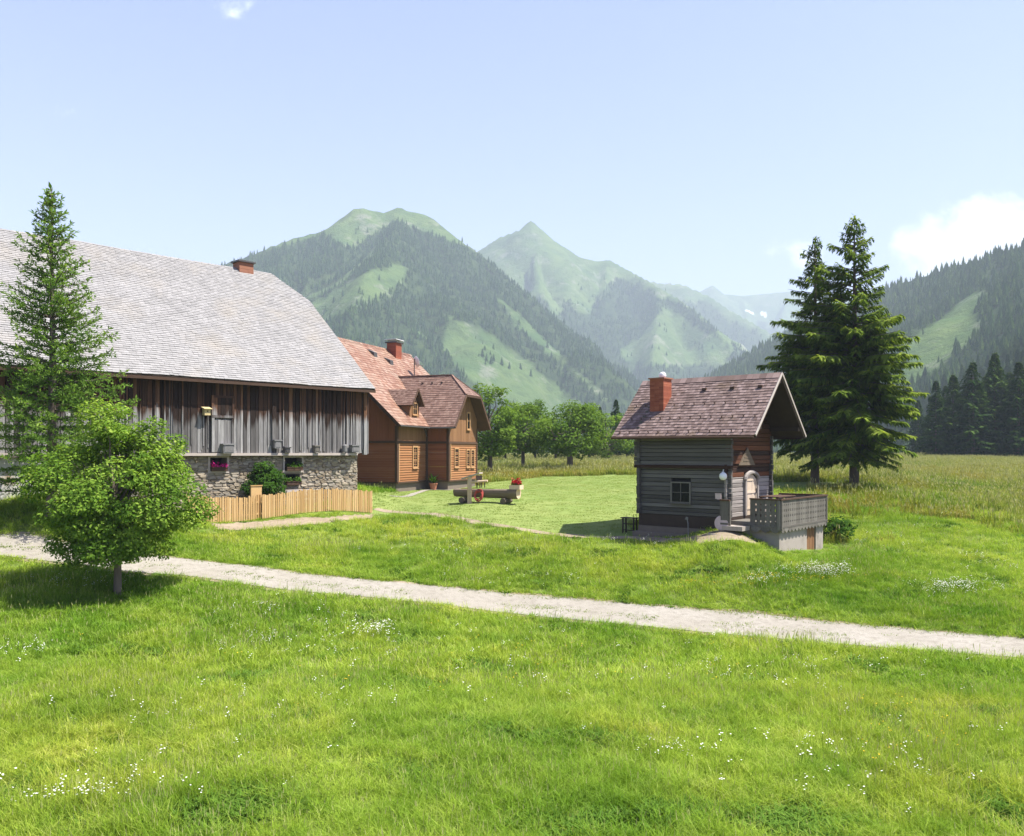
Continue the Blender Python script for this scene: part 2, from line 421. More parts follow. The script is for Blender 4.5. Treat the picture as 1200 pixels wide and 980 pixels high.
ROAD = [P(-220, 612, 30.6)[:2], P(-100, 627, 30.4)[:2]] + [P(*c)[:2] for c in ((0,639,30.2),(133,655,30.0),(300,675,29.8),(450,692,29.4),(600,709,28.9),(800,727,27.2),(1000,745,25.5),(1200,761,23.8))]
_e = ROAD[-1] - ROAD[-2]; _e = _e / np.linalg.norm(_e)
ROAD += [ROAD[-1] + _e * 12, ROAD[-1] + _e * 34]
def ground(x, y):
    x = np.asarray(x, float); y = np.asarray(y, float); sh = np.broadcast(x, y).shape
    x = np.broadcast_to(x, sh).ravel(); y = np.broadcast_to(y, sh).ravel()
    yc = np.clip(y, -14, 250); xc = np.clip(x, -1.25 * (yc + 22), 1.25 * (yc + 22))
    u = _uv(xc, yc); out = np.empty(len(u))
    for i in range(0, len(u), 20000):
        d2 = ((u[i:i + 20000, None] - _cu[None]) ** 2).sum(-1)
        out[i:i + 20000] = _K(d2) @ _w[:_n] + _w[_n] + u[i:i + 20000] @ _w[_n + 1:]
    out = out + .10 * fbm(x / 7.0, y / 7.0, 3) * np.clip((y + 5) / 20, 0, 1) * np.clip((seg_dist(x, y, ROAD) - 1.6) / 4, 0, 1)
    return out.reshape(sh)
def gz(x, y): return float(ground(np.array([x]), np.array([y]))[0])
def G(px, py, y0=8.0):
    """where a ray of the photograph meets the ground"""
    Y = np.concatenate([np.arange(y0, 80, .1), np.arange(80, 260, .5)])
    X = (px - 600) / F * Y; Z = CH - (py - HZ) / F * Y
    hit = np.nonzero(Z <= ground(X, Y))[0]
    k = hit[0] if len(hit) else len(Y) - 1
    return np.array([X[k], Y[k], gz(X[k], Y[k])])

def sheet(name, mat, X, Y, dz, kind='structure', zf=None):
    Z = ground(X, Y) + dz
    ny, nx = X.shape
    V = np.stack([X, Y, Z], -1).reshape(-1, 3)
    idx = np.arange(ny * nx).reshape(ny, nx)
    q = np.stack([idx[:-1, :-1], idx[:-1, 1:], idx[1:, 1:], idx[1:, :-1]], -1).reshape(-1, 4)
    me = bpy.data.meshes.new(name)
    me.vertices.add(len(V)); me.vertices.foreach_set('co', V.astype(np.float32).ravel())
    me.loops.add(len(q) * 4); me.loops.foreach_set('vertex_index', q.astype(np.int32).ravel())
    me.polygons.add(len(q)); me.polygons.foreach_set('loop_start', np.arange(0, len(q) * 4, 4, dtype=np.int32))
    me.polygons.foreach_set('use_smooth', [True] * len(q))
    me.materials.append(mat); me.update(calc_edges=True)
    o = bpy.data.objects.new(name, me); COL.objects.link(o)
    return tag(o, kind=kind)

rows = np.concatenate([np.arange(-14, 8, 1.0), np.arange(8, 70, .45), np.geomspace(70, 6200, 110)])
us = np.linspace(-1, 1, 321)
gX = us[None, :] * (50 + 1.0 * np.maximum(rows, 0))[:, None]; gY = np.repeat(rows[:, None], 321, 1)
sheet('ground', M['meadow_soil'], gX, gY, 0.0)

PATH = [G(*p)[:2] for p in ((440,597),(500,603),(560,613),(610,621),(650,627),(700,631),(745,631))] + [G(800,634)[:2], G(842,629)[:2]]

def resample(line, step):
    line = [np.asarray(p, float) for p in line]; out = []
    # Catmull-Rom through the points
    for i in range(len(line) - 1):
        p0 = line[max(i - 1, 0)]; p1 = line[i]; p2 = line[i + 1]; p3 = line[min(i + 2, len(line) - 1)]
        n = max(2, int(np.linalg.norm(p2 - p1) / step))
        for k in range(n):
            t = k / n
            out.append(.5 * ((2 * p1) + (-p0 + p2) * t + (2 * p0 - 5 * p1 + 4 * p2 - p3) * t * t + (-p0 + 3 * p1 - 3 * p2 + p3) * t ** 3))
    out.append(line[-1]); return np.array(out)
def ribbon(name, mat, line, w, dz, nx=15, wob=.25, step=.35):
    c = resample(line, step); d = np.gradient(c, axis=0); d /= np.linalg.norm(d, axis=1)[:, None]
    nrm = np.stack([-d[:, 1], d[:, 0]], -1)
    t = np.linspace(-1, 1, nx)
    s = np.arange(len(c)) * step
    wl = w / 2 + wob * fbm(s / 1.8, 0 * s + 3, 3); wr = w / 2 + wob * fbm(s / 1.8, 0 * s + 40, 3)
    off = np.where(t[None] < 0, t[None] * wl[:, None], t[None] * wr[:, None])
    X = c[:, :1] + nrm[:, :1] * off; Y = c[:, 1:] + nrm[:, 1:] * off
    sheet(name, mat, X[:, ::-1] if False else X, Y, dz)
    return c
ribbon('road_verge', M['dirt'], ROAD, 2.7, .018, wob=.22)
ROADC = ribbon('gravel_road', M['gravel'], ROAD, 2.2, .035, wob=.1)
PATHC = ribbon('path', M['dirt'], PATH, .62, .03, nx=7, wob=.2)

LAWN_PX = [(432,604),(470,603),(520,607),(575,617),(640,627),(690,632),(742,630),(742,612),(900,575),(1000,574),(985,566),(905,566),(745,557),(640,559),(570,566),(562,569),(530,572),(500,573),(466,576),(425,580),(432,592)]
LAWN = [tuple(G(*p)[:2]) for p in LAWN_PX]
_lp = np.array(LAWN)
HUT_O = P(853, 618, 36.0); HUT_A = R(-40.4)
HOUSE_O = P(465, 578, 58.0); HOUSE_A = R(90 - 20)
BARN_O = np.array([-8.213, 48.167, 2.95]); BARN_A = R(90 - 44)
def loc2w(o, a, x, y): return (o[0] + x * math.cos(a) - y * math.sin(a), o[1] + x * math.sin(a) + y * math.cos(a))
FOOT = [[loc2w(HUT_O, HUT_A, *c) for c in ((-4.55,-.1),(.1,-.1),(2.3,-.1),(2.3,5.2),(0,5.2),(0,4.3),(-4.55,4.3))],
        [loc2w(HOUSE_O, HOUSE_A, *c) for c in ((0,0),(4.58,0),(4.58,-1.8),(9.9,-1.8),(9.9,0),(14,0),(14,12.8),(0,12.8))],
        [loc2w(BARN_O, BARN_A, *c) for c in ((.1,-.1),(.1,15.6),(-27,15.6),(-27,-.1))]]
FENCE_L = P(248, 612, 39.8); FENCE_R = P(436, 603, 46.0)
DIRT = [tuple(G(*p)[:2]) for p in ((246,614),(300,612),(380,607),(436,603.5),(432,608),(380,614),(330,619),(285,623),(250,622))]
def mesh_patch(name, mat, poly, dz, step=.3, kind='structure'):
    p = np.array(poly); x0, y0 = p.min(0); x1, y1 = p.max(0)
    xs = np.arange(x0 - step, x1 + step, step); ys = np.arange(y0 - step, y1 + step, step)
    X, Y = np.meshgrid(xs, ys)
    wob = step * 1.2
    ins = in_poly(X + wob * fbm(X * .9, Y * .9, 2), Y + wob * fbm(X * .9 + 9, Y * .9, 2), poly)
    Z = ground(X, Y) + dz
    mb = MB(); ny, nx = X.shape; ids = {}
    V, Fc = [], []
    def vid(i, j):
        if (i, j) not in ids: ids[(i, j)] = len(V); V.append((X[i, j], Y[i, j], Z[i, j]))
        return ids[(i, j)]
    for i in range(ny - 1):
        for j in range(nx - 1):
            if ins[i, j]: Fc.append((vid(i, j), vid(i, j + 1), vid(i + 1, j + 1), vid(i + 1, j)))
    me = bpy.data.meshes.new(name); me.from_pydata(V, [], Fc); me.materials.append(mat)
    me.polygons.foreach_set('use_smooth', [True] * len(Fc)); me.update()
    o = bpy.data.objects.new(name, me); COL.objects.link(o); return tag(o, kind=kind)
mesh_patch('lawn', M['lawn'], LAWN, .018, .4)
mesh_patch('bare_soil', M['dirt'], DIRT, .026, .22)
YARD = [tuple(G(*p)[:2]) for p in ((800,634),(838,624),(857,622),(885,636),(885,640),(850,637),(815,640))]
mesh_patch('trodden_ground', M['dirt'], YARD, .034, .18)
EDGING = [G(*p)[:2] for p in ((458,582),(478,582),(500,575),(530,575))]
ribbon('house_path', M['gravel'], EDGING, .45, .04, nx=5, wob=.04)

# ------------------------------------------------------------------ scattering with geometry nodes (grass, flowers, far forest only)
def scatter(name, pts, rot, scl, idx, protos, kind='stuff', label=None, cat=None):
    coll = bpy.data.collections.new(name + '_pieces')
    for p in protos: coll.objects.link(p)
    me = bpy.data.meshes.new(name); n = len(pts)
    me.vertices.add(n); me.vertices.foreach_set('co', np.asarray(pts, dtype=np.float32).ravel())
    a = me.attributes.new('rot', 'FLOAT_VECTOR', 'POINT'); a.data.foreach_set('vector', np.asarray(rot, dtype=np.float32).ravel())
    a = me.attributes.new('scl', 'FLOAT_VECTOR', 'POINT'); a.data.foreach_set('vector', np.asarray(scl, dtype=np.float32).ravel())
    a = me.attributes.new('idx', 'INT', 'POINT'); a.data.foreach_set('value', np.asarray(idx, dtype=np.int32))
    o = bpy.data.objects.new(name, me); COL.objects.link(o)
    ng = bpy.data.node_groups.new(name, 'GeometryNodeTree')
    ng.interface.new_socket('Geometry', in_out='INPUT', socket_type='NodeSocketGeometry')
    ng.interface.new_socket('Geometry', in_out='OUTPUT', socket_type='NodeSocketGeometry')
    N = ng.nodes.new; L = ng.links.new
    gi = N('NodeGroupInput'); go = N('NodeGroupOutput'); iop = N('GeometryNodeInstanceOnPoints'); ci = N('GeometryNodeCollectionInfo')
    ci.inputs['Collection'].default_value = coll; ci.inputs['Separate Children'].default_value = True; ci.inputs['Reset Children'].default_value = True
    def attr(nm, dt):
        x = N('GeometryNodeInputNamedAttribute'); x.data_type = dt; x.inputs['Name'].default_value = nm; return x.outputs['Attribute']
    L(gi.outputs[0], iop.inputs['Points']); L(ci.outputs[0], iop.inputs['Instance'])
    iop.inputs['Pick Instance'].default_value = True
    L(attr('idx', 'INT'), iop.inputs['Instance Index'])
    e2r = N('FunctionNodeEulerToRotation'); L(attr('rot', 'FLOAT_VECTOR'), e2r.inputs[0]); L(e2r.outputs[0], iop.inputs['Rotation'])
    L(attr('scl', 'FLOAT_VECTOR'), iop.inputs['Scale']); L(iop.outputs[0], go.inputs[0])
    md = o.modifiers.new('scatter', 'NODES'); md.node_group = ng
    return tag(o, label, cat, kind=kind)

def tuft(name, n, rad, h0, h1, w, lean, mats, seed, nseed=0):
    r = np.random.default_rng(seed); Q = []; mi = []; rn = []
    for k in range(n):
        a = r.uniform(0, 2 * PI); q = rad * math.sqrt(r.uniform()); b = np.array([q * math.cos(a), q * math.sin(a), -.03])
        h = r.uniform(h0, h1); th = r.uniform(0, 2 * PI); ln = lean * r.uniform(.3, 1.3) * h
        d = np.array([math.cos(th), math.sin(th), 0]); s = np.array([-d[1], d[0], 0]) * w * r.uniform(.6, 1.2) * .5
        p1 = b + d * ln * .3 + np.array([0, 0, h * .62]); p2 = b + d * ln + np.array([0, 0, h * r.uniform(.86, 1.0)])
        rr = r.uniform()
        Q.append([b - s, b + s, p1 + s * .8, p1 - s * .8]); Q.append([p1 - s * .8, p1 + s * .8, p2 + s * .12, p2 - s * .12])
        mi += [0, 0]; rn += [rr, min(1, rr + .12)]
    for k in range(nseed):
        a = r.uniform(0, 2 * PI); q = rad * math.sqrt(r.uniform()); b = np.array([q * math.cos(a), q * math.sin(a), 0])
        h = h1 * r.uniform(1.0, 1.35); th = r.uniform(0, 2 * PI); d = np.array([math.cos(th), math.sin(th), 0]); s = np.array([-d[1], d[0], 0]) * w * .25
        t = b + d * h * .2 + np.array([0, 0, h])
        m = b + (t - b) * .8
        Q.append([b - s, b + s, m + s, m - s]); mi.append(0); rn.append(.8)
        Q.append([m - s * 2.2, m + s * 2.2, t + s, t - s]); mi.append(1); rn.append(r.uniform())
    return quad_mesh(name, np.array(Q), rn, mats, 'unlinked', mi)

def free_mask(x, y, road=1.17, path=.35):
    ok = np.ones(x.shape, bool)
    ok &= seg_dist(x, y, ROADC[::3]) > road
    ok &= seg_dist(x, y, PATHC[::3]) > path
    for p in FOOT: ok &= ~in_poly(x, y, p)
    ok &= ~in_poly(x, y, YARD)
    return ok
def band(y0, y1, dens, margin=1.12, extra=3):
    area = (y1 - y0) * (y0 + y1) / 2 * 1.2 * margin + (y1 - y0) * 2 * extra
    n = int(area * dens)
    y = np.sqrt(RNG.uniform(y0 * y0, y1 * y1, n)); x = RNG.uniform(-1, 1, n) * (.6 * margin * y + extra)
    return x, y

gm = [M['grass'], M['seed']]
near = [tuft('a_tuft%d' % i, 52, .2, .10, .27 + .05 * i, .0085, 1.0, gm, i, (0, 2, 6)[i]) for i in range(3)] + [tuft('a_tuft3', 30, .2, .07, .2, .032, 1.3, [M['weed'], M['seed']], 77, 0)]
mid = [tuft('b_tuft%d' % i, 36, .25, .10, .28 + .05 * i, .015, .95, gm, 10 + i, (0, 1, 4)[i]) for i in range(3)] + [tuft('b_tuft3', 26, .25, .07, .2, .045, 1.3, [M['weed'], M['seed']], 78, 0)]
gmf = [M['grass_far'], M['seed']]
far = [tuft('c_tuft%d' % i, 34, .42, .22, .5 + .1 * i, .042, .6, gmf, 20 + i, 5) for i in range(3)]
bx_, by_, bi_ = [], [], []
for (y0, y1, dens, base) in ((9.5, 20, 44, 0), (20, 36, 26, 4), (36, 66, 11, 4)):
    x, y = band(y0, y1, dens)
    ok = free_mask(x, y) & ~in_poly(x, y, LAWN) & ~in_poly(x, y, DIRT)
    x, y = x[ok], y[ok]
    sel = noise2(x / 3.1 + 5, y / 3.1) + RNG.normal(0, .25, len(x))
    bx_.append(x); by_.append(y); wd = (noise2(x / 1.7 - 8, y / 1.7) + RNG.normal(0, .12, len(x))) > .30
    bi_.append(base + np.where(wd, 3, np.where(sel < .0, 0, np.where(sel < .38, 1, 2))))
x = np.concatenate(bx_); y = np.concatenate(by_); ii = np.concatenate(bi_)
n = len(x); hs = np.clip(1.0 + .55 * fbm(x / 4.5, y / 4.5, 3), .55, 1.6) * RNG.uniform(.75, 1.2, n)
rd = seg_dist(x, y, ROADC[::3]); hs *= np.clip(.62 + .25 * (rd - 1.3), .6, 1)
_hb = seg_dist(x, y, [np.array(c_) for c_ in FOOT[0] + FOOT[0][:1]]); hs *= np.clip(.3 + .5 * (_hb - .3), .35, 1)
hs *= np.clip(.3 + .5 * (seg_dist(x, y, [FENCE_L[:2], FENCE_R[:2]]) - .3), .4, 1)
wob = RNG.normal(0, .12, (n, 2))
scatter('meadow_grass', np.stack([x, y, ground(x, y)], -1), np.concatenate([wob, RNG.uniform(0, 6.28, (n, 1))], 1),
        np.stack([RNG.uniform(.85, 1.25, n)] * 2 + [hs], -1), ii, near + mid, label=None)
x, y = band(62, 200, 2.6, 1.12, 4)
ok = free_mask(x, y) & ~in_poly(x, y, LAWN); x, y = x[ok], y[ok]; n = len(x)
x2, y2 = band(38, 66, 3.0, 1.15, 4)
ripe = fbm(x2 / 9, y2 / 9, 3) + np.clip((x2 - 12) / 40, -.3, .35) + (y2 - 52) / 60
ok = free_mask(x2, y2) & ~in_poly(x2, y2, LAWN) & (ripe + RNG.normal(0, .2, len(x2)) > .34) & ~in_poly(x2, y2, DIRT) & (x2 > -8); x = np.concatenate([x, x2[ok]]); y = np.concatenate([y, y2[ok]]); n = len(x)
hs = np.clip(1.0 + .5 * fbm(x / 8, y / 8, 3), .6, 1.5) * RNG.uniform(.7, 1.15, n)
scatter('ripe_grass', np.stack([x, y, ground(x, y)], -1), np.concatenate([RNG.normal(0, .1, (n, 2)), RNG.uniform(0, 6.28, (n, 1))], 1),
        np.stack([RNG.uniform(.9, 1.4, n)] * 2 + [hs], -1), RNG.integers(0, 3, n), far)
lb = [tuft('d_tuft%d' % i, 36, .22, .03, .075, .016, .8, [M['lawn_blade']], 40 + i) for i in range(2)]
p = np.array(LAWN); n = 15000
x = RNG.uniform(p[:, 0].min(), p[:, 0].max(), n); y = RNG.uniform(p[:, 1].min(), p[:, 1].max(), n)
ok = in_poly(x, y, LAWN) & free_mask(x, y); x, y = x[ok], y[ok]
_k = RNG.integers(0, len(ROADC), 2100); _o = np.concatenate([RNG.normal(0, .16, 1100), RNG.choice([-1, 1], 1000) * (1.15 + RNG.normal(0, .14, 1000))])
_dn = np.gradient(ROADC, axis=0); _dn /= np.linalg.norm(_dn, axis=1)[:, None]
_rx = ROADC[_k, 0] - _dn[_k, 1] * _o; _ry = ROADC[_k, 1] + _dn[_k, 0] * _o
_ok = (np.abs(_o) > .6) | (noise2(_rx / 2.0, _ry / 2.0) > -.12)
x = np.concatenate([x, _rx[_ok]]); y = np.concatenate([y, _ry[_ok]]); n = len(x)
scatter('lawn_grass', np.stack([x, y, ground(x, y) + .015], -1), np.concatenate([np.zeros((n, 2)), RNG.uniform(0, 6.28, (n, 1))], 1),
        np.stack([RNG.uniform(1, 1.6, n)] * 2 + [RNG.uniform(.7, 1.2, n)], -1), RNG.integers(0, 2, n), lb)

# wild flowers in drifts
def flower(name, mat, h, r, k, seed, spread=.09):
    q = np.random.default_rng(seed); Q = []; mi = []
    for j in range(k):
        c = np.array([q.normal(0, spread), q.normal(0, spread), h * q.uniform(.75, 1.1)])
        for s in range(3):
            a = q.uniform(0, PI); u = np.array([math.cos(a), math.sin(a), q.normal(0, .25)]) * r * q.uniform(.7, 1.2); v = np.array([-math.sin(a), math.cos(a), q.normal(0, .25)]) * r
            Q.append([c - u, c - v, c + u, c + v]); mi.append(0)
        b = np.array([c[0] * .5, c[1] * .5, 0]); s_ = np.array([.004, .002, 0])
        Q.append([b - s_, b + s_, c + s_, c - s_]); mi.append(1)
    return quad_mesh(name, np.array(Q), q.uniform(0, 1, len(Q)), [mat, M['grass']], 'unlinked', mi)
fl = [flower('e_white0', M['white_petal'], .40, .017, 5, 1), flower('e_white1', M['white_petal'], .44, .02, 9, 2, .2),
      flower('e_yellow', M['yellow_petal'], .4, .017, 4, 3)]
fx, fy, fi = [], [], []
for (px, py, sx, sy, n, kind) in ((440,748,20,8,16,1),(440,748,30,12,12,0),(290,765,40,14,16,0),(300,722,35,6,16,0),(100,690,60,10,24,0),(60,955,70,16,16,0),(140,940,80,16,12,0),
     (30,775,30,14,16,0),(960,677,38,7,100,0),(965,676,26,5,44,1),(1115,697,45,8,80,0),(1120,694,28,5,30,1),(905,688,40,8,30,0),(740,640,60,10,26,0),(905,690,60,6,46,2),(820,693,40,5,24,2),
     (1040,640,60,20,30,0),(1150,665,40,14,26,0),(380,740,90,40,40,0),(560,800,200,60,50,0),(780,905,40,14,8,0),(1000,900,150,50,34,0),(1060,880,60,40,14,2),(200,860,150,60,30,0),
     (620,690,90,14,24,0),(900,790,180,30,46,0),(500,650,80,16,26,0),(1085,608,50,12,14,0),(560,790,300,40,40,2)):
    for k in range(n):
        g = G(px + RNG.normal(0, sx * .6), min(975, py + RNG.normal(0, sy * .6)))
        fx.append(g[0]); fy.append(g[1]); fi.append(kind)
fx = np.array(fx); fy = np.array(fy); fi = np.array(fi); ok = free_mask(fx, fy) & ~in_poly(fx, fy, LAWN); fx, fy, fi = fx[ok], fy[ok], fi[ok]; n = len(fx)
scatter('wildflowers', np.stack([fx, fy, ground(fx, fy)], -1), np.concatenate([RNG.normal(0, .12, (n, 2)), RNG.uniform(0, 6.28, (n, 1))], 1),
        np.stack([RNG.uniform(.7, 1.1, n)] * 3, -1), fi, fl)

# ------------------------------------------------------------------ building pieces (all in the building's own frame: x along the facade, -y outwards, z up from sea level 0)
def shingles(mb, A, B, C_, D, course, width, lift=.03, m=0, gap=.006, jit=.012, over=1.18):
    """individual shingles on a quad A-B (eave, left to right) and D-C (top)"""
    A, B, C_, D = [np.asarray(p, float) for p in (A, B, C_, D)]
    nn = norm(np.cross(B - A, D - A))
    if nn[2] < 0: nn = -nn
    Ls = max(np.linalg.norm(D - A), np.linalg.norm(C_ - B)); mid = np.linalg.norm((D + C_) / 2 - (A + B) / 2)
    nc = max(1, int(round(mid / course)))
    e = norm(B - A)
    for i in range(nc):
        v0 = i / nc; v1 = min(1.0, (i + over) / nc)
        l0 = A + (D - A) * v0; r0 = B + (C_ - B) * v0; l1 = A + (D - A) * v1; r1 = B + (C_ - B) * v1
        s0 = l0.dot(e); s1 = r0.dot(e); t0 = l1.dot(e); t1 = r1.dot(e)
        base0 = l0 - e * s0; base1 = l1 - e * t0
        x = s0 - random.random() * width
        while x < s1:
            w = width * random.uniform(.75, 1.25); a = max(x, s0); b = min(x + w - gap, s1); x += w
            if b - a < .02: continue
            a1 = min(max(a, t0), t1); b1 = max(min(b, t1), t0)
            if b1 - a1 < .01: continue
            h = lift * random.uniform(.75, 1.3); dv = random.uniform(-jit, jit)
            dn = (l1 - l0); dn = dn / (np.linalg.norm(dn) + 1e-9) * dv
            p0 = base0 + e * a + nn * h + dn; p1 = base0 + e * b + nn * h * random.uniform(.9, 1.1) + dn
            p2 = base1 + e * b1 + nn * .006; p3 = base1 + e * a1 + nn * .006
            r = random.random()
            mb.poly([p0, p1, p2, p3], m, r); mb.poly([base0 + e * a + dn, base0 + e * b + dn, p1, p0], m, r * .6)

def boards(mb, O, U, W, N, length, zb, zt, wid=.2, th=.03, m=0, gap=.012, depth_j=.012):
    """vertical boards side by side along U; zb/zt are heights or functions of the distance along U"""
    O, U, W, N = [np.asarray(p, float) for p in (O, U, W, N)]
    x = 0.0
    while x < length - .02:
        w = min(wid * random.uniform(.7, 1.3), length - x); c = x + w / 2
        b = zb(c) if callable(zb) else zb
        tl = zt(x + gap) if callable(zt) else zt; tr = zt(x + w - gap) if callable(zt) else zt
        if min(tl, tr) - b > .02:
            d = th + random.uniform(0, depth_j); a0 = x + gap / 2; a1 = x + w - gap / 2
            f = [O + U * a0 + W * b + N * d, O + U * a1 + W * b + N * d, O + U * a1 + W * tr + N * d, O + U * a0 + W * tl + N * d]
            k = [p - N * d for p in f]
            mb.mesh(f + k, [(0, 1, 2, 3), (7, 6, 5, 4), (0, 4, 5, 1), (1, 5, 6, 2), (2, 6, 7, 3), (3, 7, 4, 0)], m)
        x += w

def logs(mb, O, U, W, N, length, z0, z1, h=.22, d=.16, ext=(0, 0), m=0, xs=None, skip=None):
    """squared logs laid on one another"""
    O, U, W, N = [np.asarray(p, float) for p in (O, U, W, N)]
    z = z0; i = 0
    while z < z1 - .02:
        hh = min(h * random.uniform(.85, 1.15), z1 - z)
        lo, hi = (xs(z + hh / 2) if xs else (0, length))
        e0 = ext[0] * random.uniform(.8, 1.1); e1 = ext[1] * random.uniform(.8, 1.1)
        segs = [(lo - e0, hi + e1)]
        if skip: segs = skip(z, z + hh, segs)
        for (a, b) in segs:
            if b - a < .03: continue
            c = .017; g = .007; V = []
            for s in (a, b):
                for (yy, zz) in ((0, g), (d - c, g), (d, g + c), (d, hh - g - c), (d - c, hh - g), (0, hh - g)):
                    V.append(O + U * s + W * (z + zz) + N * (yy + random.uniform(-.008, .008)))
            mb.mesh(V, [(0, 1, 2, 3, 4, 5), (11, 10, 9, 8, 7, 6)] + [(k, k + 6, (k + 1) % 6 + 6, (k + 1) % 6) for k in range(6)], m)
        z += hh; i += 1

def rubble(mb, O, U, W, N, length, z0, z1, m=0, holes=(), size=(.16, .5), row=(.07, .19)):
    O, U, W, N = [np.asarray(p, float) for p in (O, U, W, N)]
    z = z0
    while z < z1 - .03:
        h = random.uniform(*row); x = -random.random() * .2
        while x < length:
            w = random.uniform(*size); hh = min(h * random.uniform(.75, 1.25), z1 - z)
            a = max(0, x); b = min(length, x + w)
            cz = z + random.uniform(-.03, .03); x += w + .015
            if b - a < .06: continue
            if any(hx0 < b and a < hx1 and hz0 < cz + hh and cz < hz1 for hx0, hx1, hz0, hz1 in holes): continue
            dd = random.uniform(.025, .075); tl = random.uniform(-.02, .02)
            ring = [(a, .25), (a + (b - a) * .2, 0), (b - (b - a) * .2, 0 + tl), (b, .3), (b, .75), (b - (b - a) * .25, 1), (a + (b - a) * .25, 1), (a, .7)]
            V = [O + U * (px + random.uniform(-.015, .015)) + W * (cz + q * hh) for px, q in ring]
            F_ = [O + U * (a + (px - a) * .8 + (b - a) * .1) + W * (cz + (.12 + q * .76) * hh) + N * (dd + random.uniform(-.012, .012)) for px, q in ring]
            mb.mesh(V + F_, [tuple(range(8, 16))] + [(k, (k + 1) % 8, (k + 1) % 8 + 8, k + 8) for k in range(8)], m)
        z += h * .93

X_, Y_, Z_ = np.eye(3)
class Frame:
    """a building's frame, and where in it a photograph ray meets a wall"""
    def __init__(s, o, a): s.o = np.asarray(o, float); s.a = a; s.c = math.cos(a); s.s = math.sin(a)
    def w(s, x, y, z): return np.array([s.o[0] + x * s.c - y * s.s, s.o[1] + x * s.s + y * s.c, z])
    def on_y(s, px, py, y):          # point on the wall plane y = const
        k = (px - 600) / F; ox = s.o[0] - y * s.s; oy = s.o[1] + y * s.c
        x = (k * oy - ox) / (s.c - k * s.s); p = s.w(x, y, 0)
        return x, CH - (py - HZ) / F * p[1]
    def on_x(s, px, py, x):
        k = (px - 600) / F; ox = s.o[0] + x * s.c; oy = s.o[1] + x * s.s
        y = (k * oy - ox) / (-s.s - k * s.c); p = s.w(x, y, 0)
        return y, CH - (py - HZ) / F * p[1]
def root(name, label, cat, fr, group=None):
    return thing(name, label, cat, (fr.o[0], fr.o[1], 0), fr.a, group)

def frame_ring(mb, O, U, W, N, x0, x1, z0, z1, t=.07, d=.06, m=0):
    O = np.asarray(O, float)
    def b(a0, a1, c0, c1): mb.box(O + U * (a0 + a1) / 2 + W * (c0 + c1) / 2 + N * d / 2, (a1 - a0, c1 - c0, d), (U, W, N), m)
    b(x0 - t, x0, z0 - t, z1 + t); b(x1, x1 + t, z0 - t, z1 + t); b(x0, x1, z1, z1 + t); b(x0, x1, z0 - t, z0)

def window(par, O, U, W, N, x0, x1, z0, z1, mats, bars=(1, 2), t=.07, d=.07, label=None):
    mb = MB(); frame_ring(mb, O, U, W, N, x0, x1, z0, z1, t, d)
    O = np.asarray(O, float)
    for k in range(bars[0]):
        xx = x0 + (x1 - x0) * (k + 1) / (bars[0] + 1)
        mb.box(O + U * xx + W * (z0 + z1) / 2 + N * .03, (.035, z1 - z0, .03), (U, W, N))
    for k in range(bars[1]):
        zz = z0 + (z1 - z0) * (k + 1) / (bars[1] + 1)
        mb.box(O + U * (x0 + x1) / 2 + W * zz + N * .0285, (x1 - x0, .03, .025), (U, W, N))
    f = mb.build('window', mats[0], par)
    g = MB(); g.box(O + U * (x0 + x1) / 2 + W * (z0 + z1) / 2 + N * .008, (x1 - x0 - .004, z1 - z0 - .004, .012), (U, W, N))
    g.build('pane', mats[1], f)
    s = MB(); s.box(O + U * (x0 + x1) / 2 + W * (z0 - t - .022) + N * .06, (x1 - x0 + 2 * t + .06, .04, .12), (U, W, N)); s.build('sill', mats[0], f)
    return f

# ================================================================== BARN
BF = Frame(BARN_O, BARN_A); BL, BW = 27.0, 16.3
barn = root('barn', 'big old hay barn with grey shingled half hipped roof over board walls on rubble stone', 'barn', BF)
OV = .5
EZ, RZ, RY = 9.0, 16.5, 8.15
sl_ = (RZ - EZ) / (RY + OV)
mb = MB()
# roof: slabs and shingles; half hip over the near-right gable
hz_ = .77; hy = -OV + (RY + OV) * hz_; hzz = EZ + (RZ - EZ) * hz_; xr, xl, xh = .25, -BL - .4, -1.25
f_lo = [(xl, -OV, EZ), (xr, -OV, EZ), (xr, hy, hzz), (xl, hy, hzz)]
f_hi = [(xl, hy, hzz), (xr, hy, hzz), (xh, RY, RZ), (xl, RY, RZ)]
mir = lambda q: [(x, 2 * RY - y, z) for x, y, z in q]
for q in (f_lo, f_hi): mb.slab(q, .16, 1); mb.slab(mir(q)[::-1], .16, 1)
hipq = [(xr, hy, hzz), (xr, 2 * RY - hy, hzz), (xh, RY, RZ)]
mb.slab(hipq, .16, 1)
shingles(mb, *f_lo, .17, .26); shingles(mb, f_hi[0], f_hi[1], f_hi[2], f_hi[3], .17, .26)
shingles(mb, hipq[0], hipq[1], hipq[2], hipq[2], .2, .26)
shingles(mb, *[mir(f_lo)[k] for k in (1, 0, 3, 2)], .5, .6); shingles(mb, *[mir(f_hi)[k] for k in (1, 0, 3, 2)], .5, .6)
_a = np.array(mb.v); _m = np.zeros(len(_a), bool)
for f_, k_ in zip(mb.f, mb.m):
    if k_ == 0: _m[list(f_)] = True
_a[:, 2] += np.where(_m, .05 + .075 * np.clip(fbm(_a[:, 0] / 5.0, _a[:, 1] / 3.5, 3), -.65, 1), 0)
mb.v = [tuple(p_) for p_ in _a]
roof = mb.build('roof', [M['barn_shingle'], M['soffit_dark']], barn)
rb = MB()
